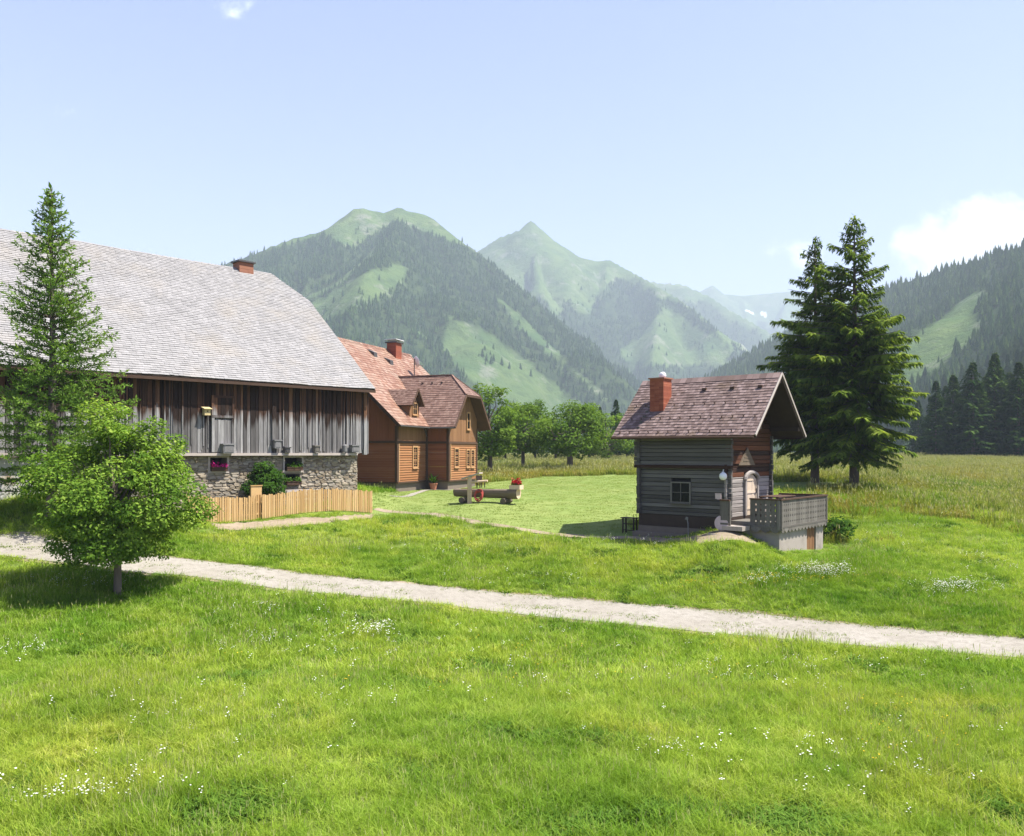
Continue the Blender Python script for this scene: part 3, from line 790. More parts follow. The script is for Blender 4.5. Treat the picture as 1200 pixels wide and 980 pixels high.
for k in range(int((xh - xl) / .45)):
    a = xl + k * .45
    rb.mesh([(a, RY - .16, RZ - .09), (a + .47, RY - .16, RZ - .10), (a + .47, RY, RZ + .06), (a, RY, RZ + .08), (a, RY + .16, RZ - .09), (a + .47, RY + .16, RZ - .1)], [(0, 1, 2, 3), (3, 2, 5, 4)])
rb.build('ridge_cap', M['barn_shingle'], roof)
rb = MB(); rb.bar((xl, -OV - .01, EZ - .10), (xr, -OV - .01, EZ - .10), .03, .14); rb.build('eave_board', M['soffit'], roof)
# rafters ends under the eave
rb = MB()
for k in range(30):
    x = -.3 - k * .9; rb.bar((x, -OV + .07, EZ - .13), (x, .1, EZ - .13 + (OV + .03) * sl_), .12, .14)
rb.build('rafters', M['soffit_dark'], roof)
# chimney on the ridge
cx0 = BF.on_y(273, 310, RY)[0]; cx1 = BF.on_y(297, 310, RY)[0]; cc_ = (cx0 + cx1) / 2
mb = MB()
for k in range(4): mb.bx(cc_ - .46, cc_ + .46, RY - .4, RY + .4, RZ - .4 + k * .2, RZ - .21 + k * .2)
mb.bx(cc_ - .56, cc_ + .56, RY - .5, RY + .5, RZ + .4, RZ + .49, 1)
ch = mb.build('chimney', [M['brick_dull'], M['dark_metal']], roof)
# wooden upper storey
zb = 5.44
mb = MB()
roofz = lambda y: (EZ - .2 + (min(y, 2 * RY - y) + OV) * sl_)
mb.bx(-BL, -.06, .06, .12, zb, 9.2, 1, 0); mb.bx(-.12, -.06, .12, BW, zb, 9.4, 1, 0); mb.bx(-BL, -BL + .06, .12, BW, zb, 9.4, 1, 0); mb.bx(-BL, -.06, BW - .06, BW, zb, 9.4, 1, 0)
boards(mb, (-BL, .06, 0), X_, Z_, -Y_, BL - .25, lambda c: zb + random.uniform(-.06, .04), 9.18, .21, .03, 0, .028, .04)
gab = lambda s: min(roofz(s), hzz + .1)
boards(mb, (-.06, 0, 0), Y_, Z_, X_, BW, zb, gab, .22, .03, 0, .02, .02)
boards(mb, (-BL + .0, BW, 0), -Y_, Z_, -X_, BW, zb, lambda s: roofz(BW - s), .22, .03, 0, .02, .02)
# narrow cover battens here and there
for k in range(70):
    x = -random.random() * BL; mb.bx(x - .025, x + .025, -.03, .02, zb + random.uniform(0, .5), 9.05)
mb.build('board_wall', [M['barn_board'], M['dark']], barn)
mb = MB(); mb.bx(-.23, -.02, -.10, .12, zb - .08, 9.08); mb.bx(-.02, .05, -.12, .14, zb - .04, 9.05); mb.build('corner_post', M['barn_board'], barn)
mb = MB(); mb.bar((-BL, -.07, zb - .05), (-.7, -.07, zb - .05), .16, .13); mb.build('sill_beam', M['pale_board'], barn)
# masonry ground floor
def bx_px(px, py, y=.22): return BF.on_y(px, py, y)
sx = -.45
holes = []
for (a, b, c, d) in ((246, 266, 536.5, 552), (333.5, 353.5, 536.5, 551.5), (333.5, 352, 556, 568)):
    x0, z1 = bx_px(a, c); x1, z0 = bx_px(b, d); holes.append([x0, x1, z0, z1])
mb = MB()
zb0 = 1.6
segs_x = sorted(set([-BL, sx] + [h[0] for h in holes] + [h[1] for h in holes]))
for a, b in zip(segs_x[:-1], segs_x[1:]):
    mid_ = (a + b) / 2; hs_ = sorted([(h[2], h[3]) for h in holes if h[0] < mid_ < h[1]])
    z = zb0
    for h in hs_: mb.bx(a, b, .26, .75, z, h[0], 1); z = h[1]
    mb.bx(a, b, .26, .75, z, zb, 1)
mb.bx(sx - .5, sx - .03, .75, BW - .3, zb0, zb, 1); mb.bx(-BL, sx, .78, .84, zb0, zb, 2)
rubble(mb, (-15.8, .26, 0), X_, Z_, -Y_, 15.8 + sx, zb0 + .4, zb - .05, 0, [(h[0] + 15.8, h[1] + 15.8, h[2], h[3]) for h in holes])
rubble(mb, (sx - .03, .26, 0), Y_, Z_, X_, 6, zb0 + .4, zb, 0)
stone = mb.build('stone_wall', [M['stone'], M['mortar'], M['dark']], barn)
mb = MB(); mb.bx(-BL, -15.85, .2, .26, zb0, zb - .03); mb.build('plastered_wall', M['plaster'], barn)
for h in holes[:2]:
    mb = MB(); frame_ring(mb, (0, .27, 0), X_, Z_, -Y_, h[0], h[1], h[2], h[3], .1, .08); mb.build('opening_frame', M['pale_board'], stone)
# hatches and boxes on the boards
def wall_rect(a, b, c, d, y=0.0):
    x0, z1 = BF.on_y(a, c, y); x1, z0 = BF.on_y(b, d, y); return x0, x1, z0, z1
x0, x1, z0, z1 = wall_rect(249.5, 271, 466, 488)
mb = MB(); boards(mb, (x0, -.045, 0), X_, Z_, -Y_, x1 - x0, z0, z1, .2, .03)
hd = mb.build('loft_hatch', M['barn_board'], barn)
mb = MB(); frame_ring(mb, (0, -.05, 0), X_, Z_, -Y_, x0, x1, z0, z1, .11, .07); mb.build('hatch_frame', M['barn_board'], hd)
xa, xb, za, zt = wall_rect(250, 270, 492, 530)
mb = MB(); boards(mb, (xa, -.05, 0), X_, Z_, -Y_, xb - xa, za, zt, .19, .035)
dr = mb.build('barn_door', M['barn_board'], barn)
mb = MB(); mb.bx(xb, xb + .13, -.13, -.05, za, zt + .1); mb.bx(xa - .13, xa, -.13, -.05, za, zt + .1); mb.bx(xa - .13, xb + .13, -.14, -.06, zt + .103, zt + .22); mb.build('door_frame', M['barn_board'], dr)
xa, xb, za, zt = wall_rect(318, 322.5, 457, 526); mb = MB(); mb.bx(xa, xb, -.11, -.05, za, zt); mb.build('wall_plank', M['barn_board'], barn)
BOXES = [((257.5, 270, 520, 531.5), 'grey tin box hanging on barn boards below the loft hatch', .34),
         ((318.5, 326, 515.5, 525.5), 'square grey box on barn boards at foot of the long plank', .25),
         ((331.5, 337, 524, 531), 'small dark box on barn sill above the round bush', .2),
         ((366, 371.5, 522, 530.5), 'small pale nest box standing alone on the barn sill', .2),
         ((398.5, 404, 521, 530), 'dark round tin on barn sill, next to the box nearest the corner', .24),
         ((409, 417, 521.5, 530), 'grey box on barn sill closest to the barn corner', .26)]
for i, (q, lab, dep) in enumerate(BOXES):
    x0, x1, z0, z1 = wall_rect(*q)
    mb = MB()
    if i == 4: mb.lathe(((x0 + x1) / 2, -.2, z0), [(.13, 0), (.15, .03), (.15, z1 - z0 - .06), (.11, z1 - z0)], 12)
    else:
        mb.bx(x0, x1, -.055 - dep, -.055, z0, z1 - .06); mb.bx(x0 - .04, x1 + .04, -.1 - dep, -.05, z1 - .06, z1)
        mb.bx(x0 + .05, x1 - .05, -.07 - dep, -.05 - dep, z0 + .06, z1 - .12)
    o = mb.build('wall_box' if i != 4 else 'tin_can', M['grey_tin'] if i in (0, 1, 4, 5) else M['rail_grey'] if i == 3 else M['dark_metal'])
    o.matrix_world = barn.matrix_basis.copy() if False else Matrix.Translation((BARN_O[0], BARN_O[1], 0)) @ Matrix.Rotation(BARN_A, 4, 'Z')
    tag(o, lab, 'box' if i != 4 else 'can', 'boxes along the barn wall')
BM = Matrix.Translation((BARN_O[0], BARN_O[1], 0)) @ Matrix.Rotation(BARN_A, 4, 'Z')
x0, x1, z0, z1 = wall_rect(237.5, 242.5, 477, 487)
xc = (x0 + x1) / 2
nb = thing('birdhouse', 'yellow wooden birdhouse nailed to barn boards left of the loft hatch', 'birdhouse', BF.w(xc, -.055, z0), BARN_A)
mb = MB(); mb.mesh([(-.15, 0, 0), (.15, 0, 0), (.15, -.24, 0), (-.15, -.24, 0), (-.15, 0, .36), (.15, 0, .36), (.15, -.24, .30), (-.15, -.24, .30)], [(3, 2, 1, 0), (4, 5, 6, 7)[::-1], (0, 1, 5, 4), (1, 2, 6, 5), (2, 3, 7, 6), (3, 0, 4, 7)])
mb.lathe((0, -.243, .19), [(.035, 0), (.035, .006)], 10, (X_, Z_, -Y_), 1); mb.build('box_body', [M['yellow_box'], M['dark']], nb)
mb = MB(); mb.slab([(-.21, .01, .41), (.21, .01, .41), (.21, -.33, .31), (-.21, -.33, .31)], .03); mb.build('box_roof', M['yellow_box'], nb)
# flower boxes in the stone openings
def blossoms(n, size, x0, x1, y, z, hh, seed, r=.045):
    q = np.random.default_rng(seed); Q = []
    for k in range(n):
        c = np.array([q.uniform(x0, x1), y + q.normal(0, .09), z + abs(q.normal(0, hh))])
        a = q.normal(size=3); a /= np.linalg.norm(a); b = np.cross(a, q.normal(size=3)); b /= np.linalg.norm(b)
        Q.append([c - a * r, c - b * r * .7, c + a * r, c + b * r * .7])
    return np.array(Q), q.uniform(0, 1, len(Q))
for i, (h, fm, lab) in enumerate(((holes[0], 'magenta', 'flower box of magenta blooms in the left stone opening of the barn'), (holes[1], 'leaf_shrub', 'flower box of bright green plants in upper stone opening right of the bush'),
                                  (holes[2], 'leaf_shrub', 'flower box of green plants in the lowest stone opening of the barn'))):
    fb = thing('flower_box', lab, 'flower box', BF.w((h[0] + h[1]) / 2, .12, h[2]), BARN_A, 'flower boxes in barn openings')
    hw = (h[1] - h[0]) / 2 - .04
    mb = MB(); mb.bx(-hw, hw, -.1, .12, 0, .2); mb.bx(-hw - .02, hw + .02, -.12, -.1, .16, .2); mb.build('planter', M['soffit'], fb)
    V, rr = blossoms(150, .05, -hw, hw, 0, .2, .10, 60 + i, .06); quad_mesh('blossoms' if i == 0 else 'leaves', V, rr, M[fm], fb)

# ================================================================== PICKET FENCE, BENCH, BOARD
FD = FENCE_R[:2] - FENCE_L[:2]; FLEN = np.linalg.norm(FD); FA = math.atan2(FD[1], FD[0])
def fence(name, label, s0, s1):
    a = FENCE_L[:2] + FD / FLEN * s0
    fr = Frame((a[0], a[1], 0), FA); L = s1 - s0
    fz = lambda s: gz(*fr.w(s, 0, 0)[:2])
    r_ = root(name, label, 'fence', fr, 'picket fences before the barn')
    mb = MB(); x = .08
    while x < L - .04:
        z = fz(x); h = 1.16 + random.uniform(-.05, .05); w = .092 * random.uniform(.85, 1.15); tl = random.uniform(-.015, .015)
        V = [(x - w / 2, -.05, z + .02), (x + w / 2, -.05, z + .02), (x + w / 2 + tl, -.05, z + h), (x - w / 2 + tl, -.05, z + h + random.uniform(-.03, .03))]
        mb.mesh(V + [(p[0], p[1] + .028, p[2]) for p in V], [(0, 1, 2, 3), (7, 6, 5, 4), (0, 4, 5, 1), (1, 5, 6, 2), (2, 6, 7, 3), (3, 7, 4, 0)])
        x += .118 * random.uniform(.93, 1.08)
    mb.build('pickets', M['new_wood'], r_)
    for hz2 in (.28, .85):
        mb = MB(); n = max(2, int(L / 1.0))
        for k in range(n): mb.bar((L * k / n, .0, fz(L * k / n) + hz2), (L * (k + 1) / n, .0, fz(L * (k + 1) / n) + hz2), .045, .08)
        mb.build('rail', M['new_wood'], r_)
    n = max(2, int(round(L / 2.1)))
    for k in range(n + 1):
        x = L * k / n; mb = MB(); mb.tube([(x, .07, fz(x) - .4), (x, .07, fz(x) + 1.2)], [.06, .055], 8); mb.build('post', M['new_wood'], r_)
SG = 2.35
fence('picket_fence', 'short left run of yellow picket fence beside the young tree', -1.2, SG)
fence('picket_fence', 'long right run of yellow picket fence in front of the barn corner', SG + .14, FLEN)
FF = Frame((FENCE_L[0], FENCE_L[1], 0), FA)
x0, z1 = FF.on_y(294, 570, .22); x1, _ = FF.on_y(306.5, 580, .22); p = FF.w((x0 + x1) / 2, .22, 0); zg = gz(p[0], p[1])
nb = thing('notice_board', 'blank square wooden board on posts behind the picket fence', 'board', (p[0], p[1], zg), FA)
hw = (x1 - x0) / 2
mb = MB(); mb.bx(-hw, hw, -.03, .03, z1 - zg - .85, z1 - zg); mb.bx(-hw - .03, hw + .03, -.06, .06, z1 - zg + .003, z1 - zg + .045); mb.build('board_panel', M['new_wood'], nb)
for s in (-1, 1): mb = MB(); mb.bx(s * (hw - .05) - .04, s * (hw - .05) + .04, .033, .11, -.3, z1 - zg - .05); mb.build('post', M['new_wood'], nb)
x0, z1 = BF.on_y(336, 571.5, -.55); x1, _ = BF.on_y(366, 575, -.55); p = BF.w((x0 + x1) / 2, -.5, 0); zg = gz(p[0], p[1])
gb = thing('garden_bench', 'pale weathered wooden bench against the stone barn wall', 'bench', (p[0], p[1], zg), BARN_A); hw = (x1 - x0) / 2
mb = MB(); [mb.bx(-hw, hw, -.38 + k * .13, -.27 + k * .13, .42, .46) for k in range(3)]; mb.build('seat', M['pale_board'], gb)
mb = MB(); mb.bx(-hw, hw, .08, .11, .60, .74); mb.bx(-hw, hw, .09, .12, .80, .95); mb.build('backrest', M['pale_board'], gb)
for s in (-1, 1):
    for y in (-.34, .06): mb = MB(); mb.bx(s * (hw - .1) - .04, s * (hw - .1) + .04, y - .035, y + .035, -.1, .9 if y > 0 else .417); mb.build('leg', M['pale_board'], gb)

# ================================================================== FARMHOUSE
HF = Frame(HOUSE_O, HOUSE_A)
house = root('farmhouse', 'brown timber farmhouse with red tiled roof, dormer and gabled wing behind the barn', 'house', HF)
HL, HW, HRY = 13.8, 12.8, 6.4
e0, rz0 = 7.33, 13.9; sm = (rz0 - e0) / (HRY + .6)
mb = MB()
for sgn in (0, 1):
    q = [(-.8, -.6, e0), (14.6, -.6, e0), (14.6, HRY, rz0), (-.8, HRY, rz0)]
    if sgn: q = [(x, 2 * HRY - y, z) for x, y, z in q][::-1]
    mb.slab(q, .14, 1)
    if not sgn: shingles(mb, *q, .3, .28, .03)
    else: shingles(mb, q[2], q[3], q[0], q[1], .6, .6, .03) if False else None
rf = mb.build('roof', [M['house_tile'], M['soffit']], house)
mb = MB()
for x in np.arange(-.8, 14.5, .4): mb.mesh([(x, HRY - .15, rz0 - .07), (x + .42, HRY - .15, rz0 - .09), (x + .42, HRY, rz0 + .07), (x, HRY, rz0 + .1), (x, HRY + .15, rz0 - .07), (x + .42, HRY + .15, rz0 - .09)], [(0, 1, 2, 3), (3, 2, 5, 4)])
mb.build('ridge_cap', M['house_tile'], rf)
mb = MB()
for y0, y1 in ((-.62, HRY), (2 * HRY + .62, HRY)): mb.bar((-.83, y0, e0 - .07), (-.83, y1, rz0 - .07), .04, .22)
mb.build('bargeboard', M['soffit'], rf)
mb = MB(); mb.tube([(-.8, -.68, e0 - .07), (3.7, -.68, e0 - .09)], .055, 8); mb.build('gutter', M['dark_metal'], rf)
# chimney, roof vents, satellite dish
mz = lambda y: e0 + (y + .6) * sm
cx, cz = HF.on_y(462, 417, 6.0); cy_ = 6.0
mb = MB()
for k in range(7): mb.bx(cx - .5, cx + .5, cy_ - .42, cy_ + .42, mz(cy_) - .6 + k * .22, mz(cy_) - .385 + k * .22)
zt = mz(cy_) - .385 + 6 * .22
mb.bx(cx - .62, cx + .62, cy_ - .54, cy_ + .54, zt, zt + .1, 1); mb.bx(cx - .4, cx + .4, cy_ - .3, cy_ + .3, zt + .1, zt + .24, 2); mb.bx(cx - .7, cx + .7, cy_ - .55, cy_ + .55, zt + .24, zt + .29, 2)
mb.build('chimney', [M['brick'], M['dark_metal'], M['light_metal']], rf)
for px, py, y in ((436, 411, 5.6), (455, 415, 5.1)):
    vx, vz = HF.on_y(px, py, y); vz = mz(y)
    mb = MB(); mb.mesh([(vx - .25, y - .35, vz - .33), (vx + .25, y - .35, vz - .33), (vx + .25, y - .3, vz + .06), (vx - .25, y - .3, vz + .06), (vx - .27, y + .4, vz + .36), (vx + .27, y + .4, vz + .36)], [(0, 1, 2, 3), (3, 2, 5, 4), (0, 3, 4), (1, 5, 2)]); mb.build('roof_vent', M['dark_metal'], rf)
sx_, sz_ = HF.on_y(485.5, 430, 3.9); sz_ = mz(3.9)
mb = MB(); mb.tube([(sx_, 3.9, sz_ - .1), (sx_, 3.9, sz_ + 1.5)], .04, 8); mb.tube([(sx_, 3.9, sz_ + 1.1), (sx_ + .45, 3.3, sz_ + .95)], .03, 6)
ms = mb.build('dish_mast', M['dark_metal'], rf)
mb = MB(); dx = norm((.75, -.6, .25)); da = norm(np.cross(dx, Z_)); db = np.cross(dx, da)
mb.lathe((sx_ + .08, 3.85, sz_ + 1.25), [(.02, 0), (.25, .03), (.42, .1), (.46, .14), (.45, .15), (.4, .115), (.2, .045)], 18, (da, db, dx)); mb.build('satellite_dish', M['light_metal'], ms)
# walls
zl, zm_ = 3.42, 6.2
mb = MB()
mb.bx(.08, HL, .08, HW, 1.5, zl, 0)
wx0, wx1, wy = 4.58, 9.84, -1.76; wxc = (wx0 + wx1) / 2
mb.bx(wx0 + .06, wx1 - .06, wy + .06, .1, 1.5, zl, 0)
pl = mb.build('plinth', M['plinth'], house)
# the cellar window in the plinth
y0, z1 = HF.on_x(458, 571.5, 0); y1, z0 = HF.on_x(431, 580, 0)
mb = MB(); mb.box((.07, (y0 + y1) / 2, (z0 + z1) / 2), (.06, abs(y1 - y0), z1 - z0)); mb.build('cellar_window', M['glass'], pl)
roofu = lambda y: e0 - .16 + (min(y, 2 * HRY - y) + .6) * sm
mb = MB()
def hboards(O, U, N, L, z0, z1, m, h=.17):
    z = z0
    while z < z1 - .02:
        hh = min(h, z1 - z); O_ = np.asarray(O, float)
        V = [O_ + U * a + Z_ * (z + b) + N * d for a in (0, L) for b, d in ((.006, .055), (hh - .012, .014), (hh - .008, -.03), (.005, -.03))]
        mb.mesh(V, [(0, 4, 5, 1), (1, 5, 6, 2), (2, 6, 7, 3), (3, 7, 4, 0), (0, 1, 2, 3), (7, 6, 5, 4)], m); z += hh
hboards((0, 0, 0), X_, -Y_, wx0, zl, zm_, 0)
hboards((0, HW, 0), -Y_, -X_, HW, zl, zm_, 1)
hboards((wx0, 0, 0), -Y_, -X_, -wy, zl, zm_, 1)
hboards((wx0, wy, 0), X_, -Y_, wx1 - wx0, zl, zm_, 0)
hboards((wx1, wy, 0), Y_, X_, -wy, zl, zm_, 0); hboards((wx1, 0, 0), X_, -Y_, HL - wx1, zl, zm_, 0); hboards((HL, 0, 0), Y_, X_, HW, zl, zm_, 0)
mb.build('lower_wall', [M['house_board'], M['house_board_red']], house)
mb = MB()
boards(mb, (0, 0, 0), X_, Z_, -Y_, wx0, zm_, 7.6, .2, .05, 0)
boards(mb, (0, HW, 0), -Y_, Z_, -X_, HW, zm_, lambda s: roofu(HW - s), .2, .05, 1)
boards(mb, (HL, 0, 0), Y_, Z_, X_, HW, zm_, lambda s: roofu(s), .2, .05, 0)
boards(mb, (wx1, 0, 0), X_, Z_, -Y_, HL - wx1, zm_, 7.6, .2, .05, 0)
we, wr, sw = 7.3, 11.3, 4.0 / (wxc - wx0 + .8)
wroof = lambda x: min(we - .15 + (min(x, wx1 - wx0 - x) + .8) * sw, 9.75)
boards(mb, (wx0, wy, 0), X_, Z_, -Y_, wx1 - wx0, zm_, wroof, .2, .05, 0)
boards(mb, (wx0, 0, 0), -Y_, Z_, -X_, -wy, zm_, 8.1, .2, .05, 1); boards(mb, (wx1, wy, 0), Y_, Z_, X_, -wy, zm_, 8.1, .2, .05, 0)
mb.build('upper_wall', [M['house_vboard'], M['house_vboard_dark']], house)
mb = MB()
for (a, b) in (((-.06, -.06), (wx0 - .06, -.06)), ((-.06, -.06), (-.06, HW)), ((wx0 - .06, -.1), (wx0 - .06, wy - .06)), ((wx0 - .06, wy - .06), (wx1 + .06, wy - .06))):
    mb.bar((a[0], a[1], zm_), (b[0], b[1], zm_), .1, .16); mb.bar((a[0], a[1], zl), (b[0], b[1], zl), .1, .10)
for (x, y) in ((0, 0), (wx0, wy), (wx1, wy), (wx0 - .08, -.06)): mb.bx(x - .1, x + .1, y - .09, y + .1, zl + .06, 7.3)
mb.build('trim_beams', M['soffit'], house)
for (x, y) in ((.17, -.075), (wx0 + .24, wy - .075)):
    mb = MB(); mb.bx(x - .045, x + .045, y - .03, y + .02, zl + .1, zm_ - .1); mb.build('corner_strip', M['window_wood'], house)
ww = (M['window_wood'], M['glass'])
x0, z1 = HF.on_y(483.3, 524.5, 0); x1, z0 = HF.on_y(487.8, 547, 0); window(house, (0, -.03, 0), X_, Z_, -Y_, x0, x1, z0, z1, ww, (1, 2), .11, .08)
for (a, b, c, d, br) in ((532, 536, 526.5, 546.5, (0, 3)), (546, 549, 528, 546.5, (0, 2)), (551.3, 554.3, 528, 546.5, (0, 2)), (546.3, 549, 484.5, 502.5, (0, 1))):
    x0, z1 = HF.on_y(a, c, wy); x1, z0 = HF.on_y(b, d, wy); window(house, (0, wy - (.03 if c > 500 else .05), 0), X_, Z_, -Y_, x0, x1, z0, z1, ww, br, .1, .08)
# wing roof
wby = 3.8; hzw = 9.72; hwid = 1.35; fy_ = wy - .9; ry_ = -.9
mb = MB()
L_lo = [(wx0 - .8, wby - 3.9, we), (wx0 - .8, fy_, we), (wxc - hwid, fy_, hzw), (wxc - hwid, wby - 1.6, hzw)]
L_hi = [(wxc - hwid, wby - 1.6, hzw), (wxc - hwid, fy_, hzw), (wxc, ry_, wr), (wxc, wby, wr)]
mw = lambda q: [(2 * wxc - x, y, z) for x, y, z in q]
for q in (L_lo, L_hi): mb.slab(q, .13, 1); mb.slab(mw(q)[::-1], .13, 1); shingles(mb, *q, .24, .24, .03)
for q in (L_lo, L_hi): k = mw(q); shingles(mb, k[1], k[0], k[3], k[2], .24, .24, .03)
hq = [(wxc - hwid, fy_, hzw), (wxc + hwid, fy_, hzw), (wxc, ry_, wr)]
mb.slab(hq, .13, 1); shingles(mb, hq[0], hq[1], hq[2], hq[2], .24, .24, .03)
wf = mb.build('wing_roof', [M['wing_tile'], M['soffit']], house)
mb = MB()
for s in (-1, 1): mb.bar((wxc + s * (wxc - wx0 + .82), fy_ - .02, we - .06), (wxc + s * (hwid + .02), fy_ - .02, hzw - .06), .04, .2)
mb.bar((wxc - hwid, fy_ - .02, hzw - .08), (wxc + hwid, fy_ - .02, hzw - .08), .04, .16); mb.build('bargeboard', M['soffit'], wf)
mb = MB(); mb.bar((wxc, ry_, wr + .04), (wxc, wby, wr + .04), .18, .08)
for s in (-1, 1): mb.bar((wxc, ry_, wr + .03), (wxc + s * hwid, fy_, hzw + .04), .14, .07)
mb.build('ridge_cap', M['wing_tile'], wf)
mb = MB(); mb.tube([(wx0 - .85, -.3, we - .06), (wx0 - .85, fy_, we - .08)], .05, 8); mb.tube([(wx0 - .82, -.25, we - .1), (wx0 - .12, -.12, we - .7), (wx0 - .12, -.12, zl - .5)], .04, 6); mb.build('gutter', M['dark_metal'], wf)
for k in range(3): mb = MB(); mb.bar((wxc - .55, ry_ + .6 + k * .8, wr - .65 + .04), (wxc - .62, ry_ + .6 + k * .8, wr - .65 + .13), .16, .02); mb.build('snow_hook', M['dark_metal'], wf)
# dormer
dxc, dh, dr, de, dy0 = 2.8, .95, 10.0, 8.8, 0.0
db_ = (dr - e0) / sm - .6 + .1
mb = MB()
for s in (-1, 1):
    q = [(dxc + s * dh, (de - e0) / sm - .6, de), (dxc + s * dh, dy0 - .25, de), (dxc, dy0 - .25, dr), (dxc, db_, dr)]
    if s > 0: mb.slab(q[::-1], .09, 1); shingles(mb, q[1], q[0], q[3], q[2], .2, .2, .03)
    else: mb.slab(q, .09, 1); shingles(mb, *q, .2, .2, .03)
dm = mb.build('dormer', [M['wing_tile'], M['soffit']], house)
mb = MB()
for s in (-1, 1): mb.bar((dxc + s * (dh + .02), dy0 - .27, de - .05), (dxc, dy0 - .27, dr - .03), .04, .13)
mb.build('bargeboard', M['soffit'], dm)
mb = MB(); boards(mb, (dxc - .75, dy0 + .1, 0), X_, Z_, -Y_, 1.5, 7.9, lambda s: de - .1 + (.75 - abs(s - .75)) * (dr - de) / dh * .9, .16, .03)
for s in (-1, 1): mb.mesh([(dxc + s * .75, dy0 + .1, 7.9), (dxc + s * .75, 1.0, 8.75), (dxc + s * .75, dy0 + .1, 8.8)], [(0, 1, 2), (2, 1, 0)][:1])
mb.build('dormer_front', M['house_vboard'], dm)
window(dm, (dxc, dy0 + .06, 0), X_, Z_, -Y_, -.3, .3, 8.2, 8.95, ww, (1, 1), .07, .06)
# potted plant by the corner of the wing
pp = G(506, 575); pp = HF.w(4.2, -.75, 0); zg = gz(pp[0], pp[1])
pt = thing('potted_plant', 'potted plant with long leaves in the nook beside the timber farmhouse', 'plant pot', (pp[0], pp[1], zg))
mb = MB(); mb.lathe((0, 0, -.02), [(.2, 0), (.29, .45), (.32, .45), (.32, .52), (.27, .52), (.26, .46)], 14); mb.build('pot', M['terracotta'], pt)
q = np.random.default_rng(5); Q = []
for k in range(46):
    a = q.uniform(0, 6.28); l = q.uniform(.4, .95); e = q.uniform(.5, 1.4); d = np.array([math.cos(a) * math.cos(e), math.sin(a) * math.cos(e), math.sin(e)]); s = np.array([-math.sin(a), math.cos(a), 0]) * .05
    b = np.array([0, 0, .45]); m_ = b + d * l * .6; t_ = b + d * l + np.array([d[0], d[1], -.6]) * .2 * l
    Q += [[b - s * .4, b + s * .4, m_ + s, m_ - s], [m_ - s, m_ + s, t_ + s * .1, t_ - s * .1]]
quad_mesh('leaves', np.array(Q), q.uniform(0, 1, len(Q)), M['leaf_shrub'], pt)

# ================================================================== LOG HUT
CF = Frame(HUT_O, HUT_A); HUTL, HUTW = 4.35, 4.24
hut = root('log_hut', 'small dark log hut with shingled gable roof, brick chimney and grey veranda', 'hut', CF)
ce, cr, cry = 6.2, 8.84, 2.12; cs = (cr - ce) / (cry + .5)
xl_, xr_ = -HUTL - 1.15, 1.46
mb = MB()
q = [(xl_, -.5, ce), (xr_, -.5, ce), (xr_, cry, cr), (xl_, cry, cr)]; q2 = [(x, 2 * cry - y, z) for x, y, z in q]
mb.slab(q, .12, 1); mb.slab(q2[::-1], .12, 1); shingles(mb, *q, .175, .17, .028); shingles(mb, q2[1], q2[0], q2[3], q2[2], .2, .24, .032)
cf_ = mb.build('roof', [M['hut_shingle'], M['soffit_dark']], hut)
mb = MB()
for k in range(int((xr_ - xl_) / .3)):
    a = xl_ + k * .3; mb.slab([(a, cry - .2, cr - .14), (a + .29, cry - .2, cr - .14), (a + .29, cry + .04, cr + .10), (a, cry + .04, cr + .10)], .02); mb.slab([(a, cry + .04, cr + .075), (a + .29, cry + .04, cr + .075), (a + .29, cry + .2, cr - .10), (a, cry + .2, cr - .1)], .02)
mb.build('ridge_cap', M['hut_shingle'], cf_)
mb = MB()
for y0 in (-.53, 2 * cry + .53):
    mb.bar((xr_ + .02, y0, ce + .0), (xr_ + .02, cry, cr + .05), .035, .09)
mb.build('bargeboard', M['pale_board'], cf_)
mb = MB(); mb.tube([(xl_, -.57, ce - .06), (xr_ - .05, -.57, ce - .09)], .055, 8); mb.build('gutter', M['soffit'], cf_)
mb = MB()
for row, off in ((.0, 0), (.62, .25), (1.25, .1)):
    for k in range(14):
        x = xl_ + .35 + off + k * .5
        if x > xr_ - .2: continue
        y = -.5 + .12 + row; z = ce + (y + .5) * cs + .03; mb = MB(); mb.box((x, y, z + .035), (.035, .03, .09)); mb.box((x, y - .035, z + .07), (.034, .04, .03)); mb.build('snow_hook', M['soffit'], cf_)
for px in (-1.9, -.55, .75): y = 1.55; z = ce + (y + .5) * cs; mb = MB(); mb.box((px, y, z + .07), (.2, .12, .1)); mb.build('roof_vent', M['soffit'], cf_)
# purlins and soffit beams of the gable overhang
mb = MB()
for y in (.1, cry, 2 * cry - .1): mb.bar((-.2, y, ce + (min(y, 2 * cry - y) + .5) * cs - .27), (xr_ - .05, y, ce + (min(y, 2 * cry - y) + .5) * cs - .27), .15, .19)
for y in (-.35, 2 * cry + .35): mb.bar((-HUTL - 1, y, ce - .05), (xr_ - .1, y, ce - .05), .1, .12)
mb.build('purlins', M['soffit_dark'], cf_)
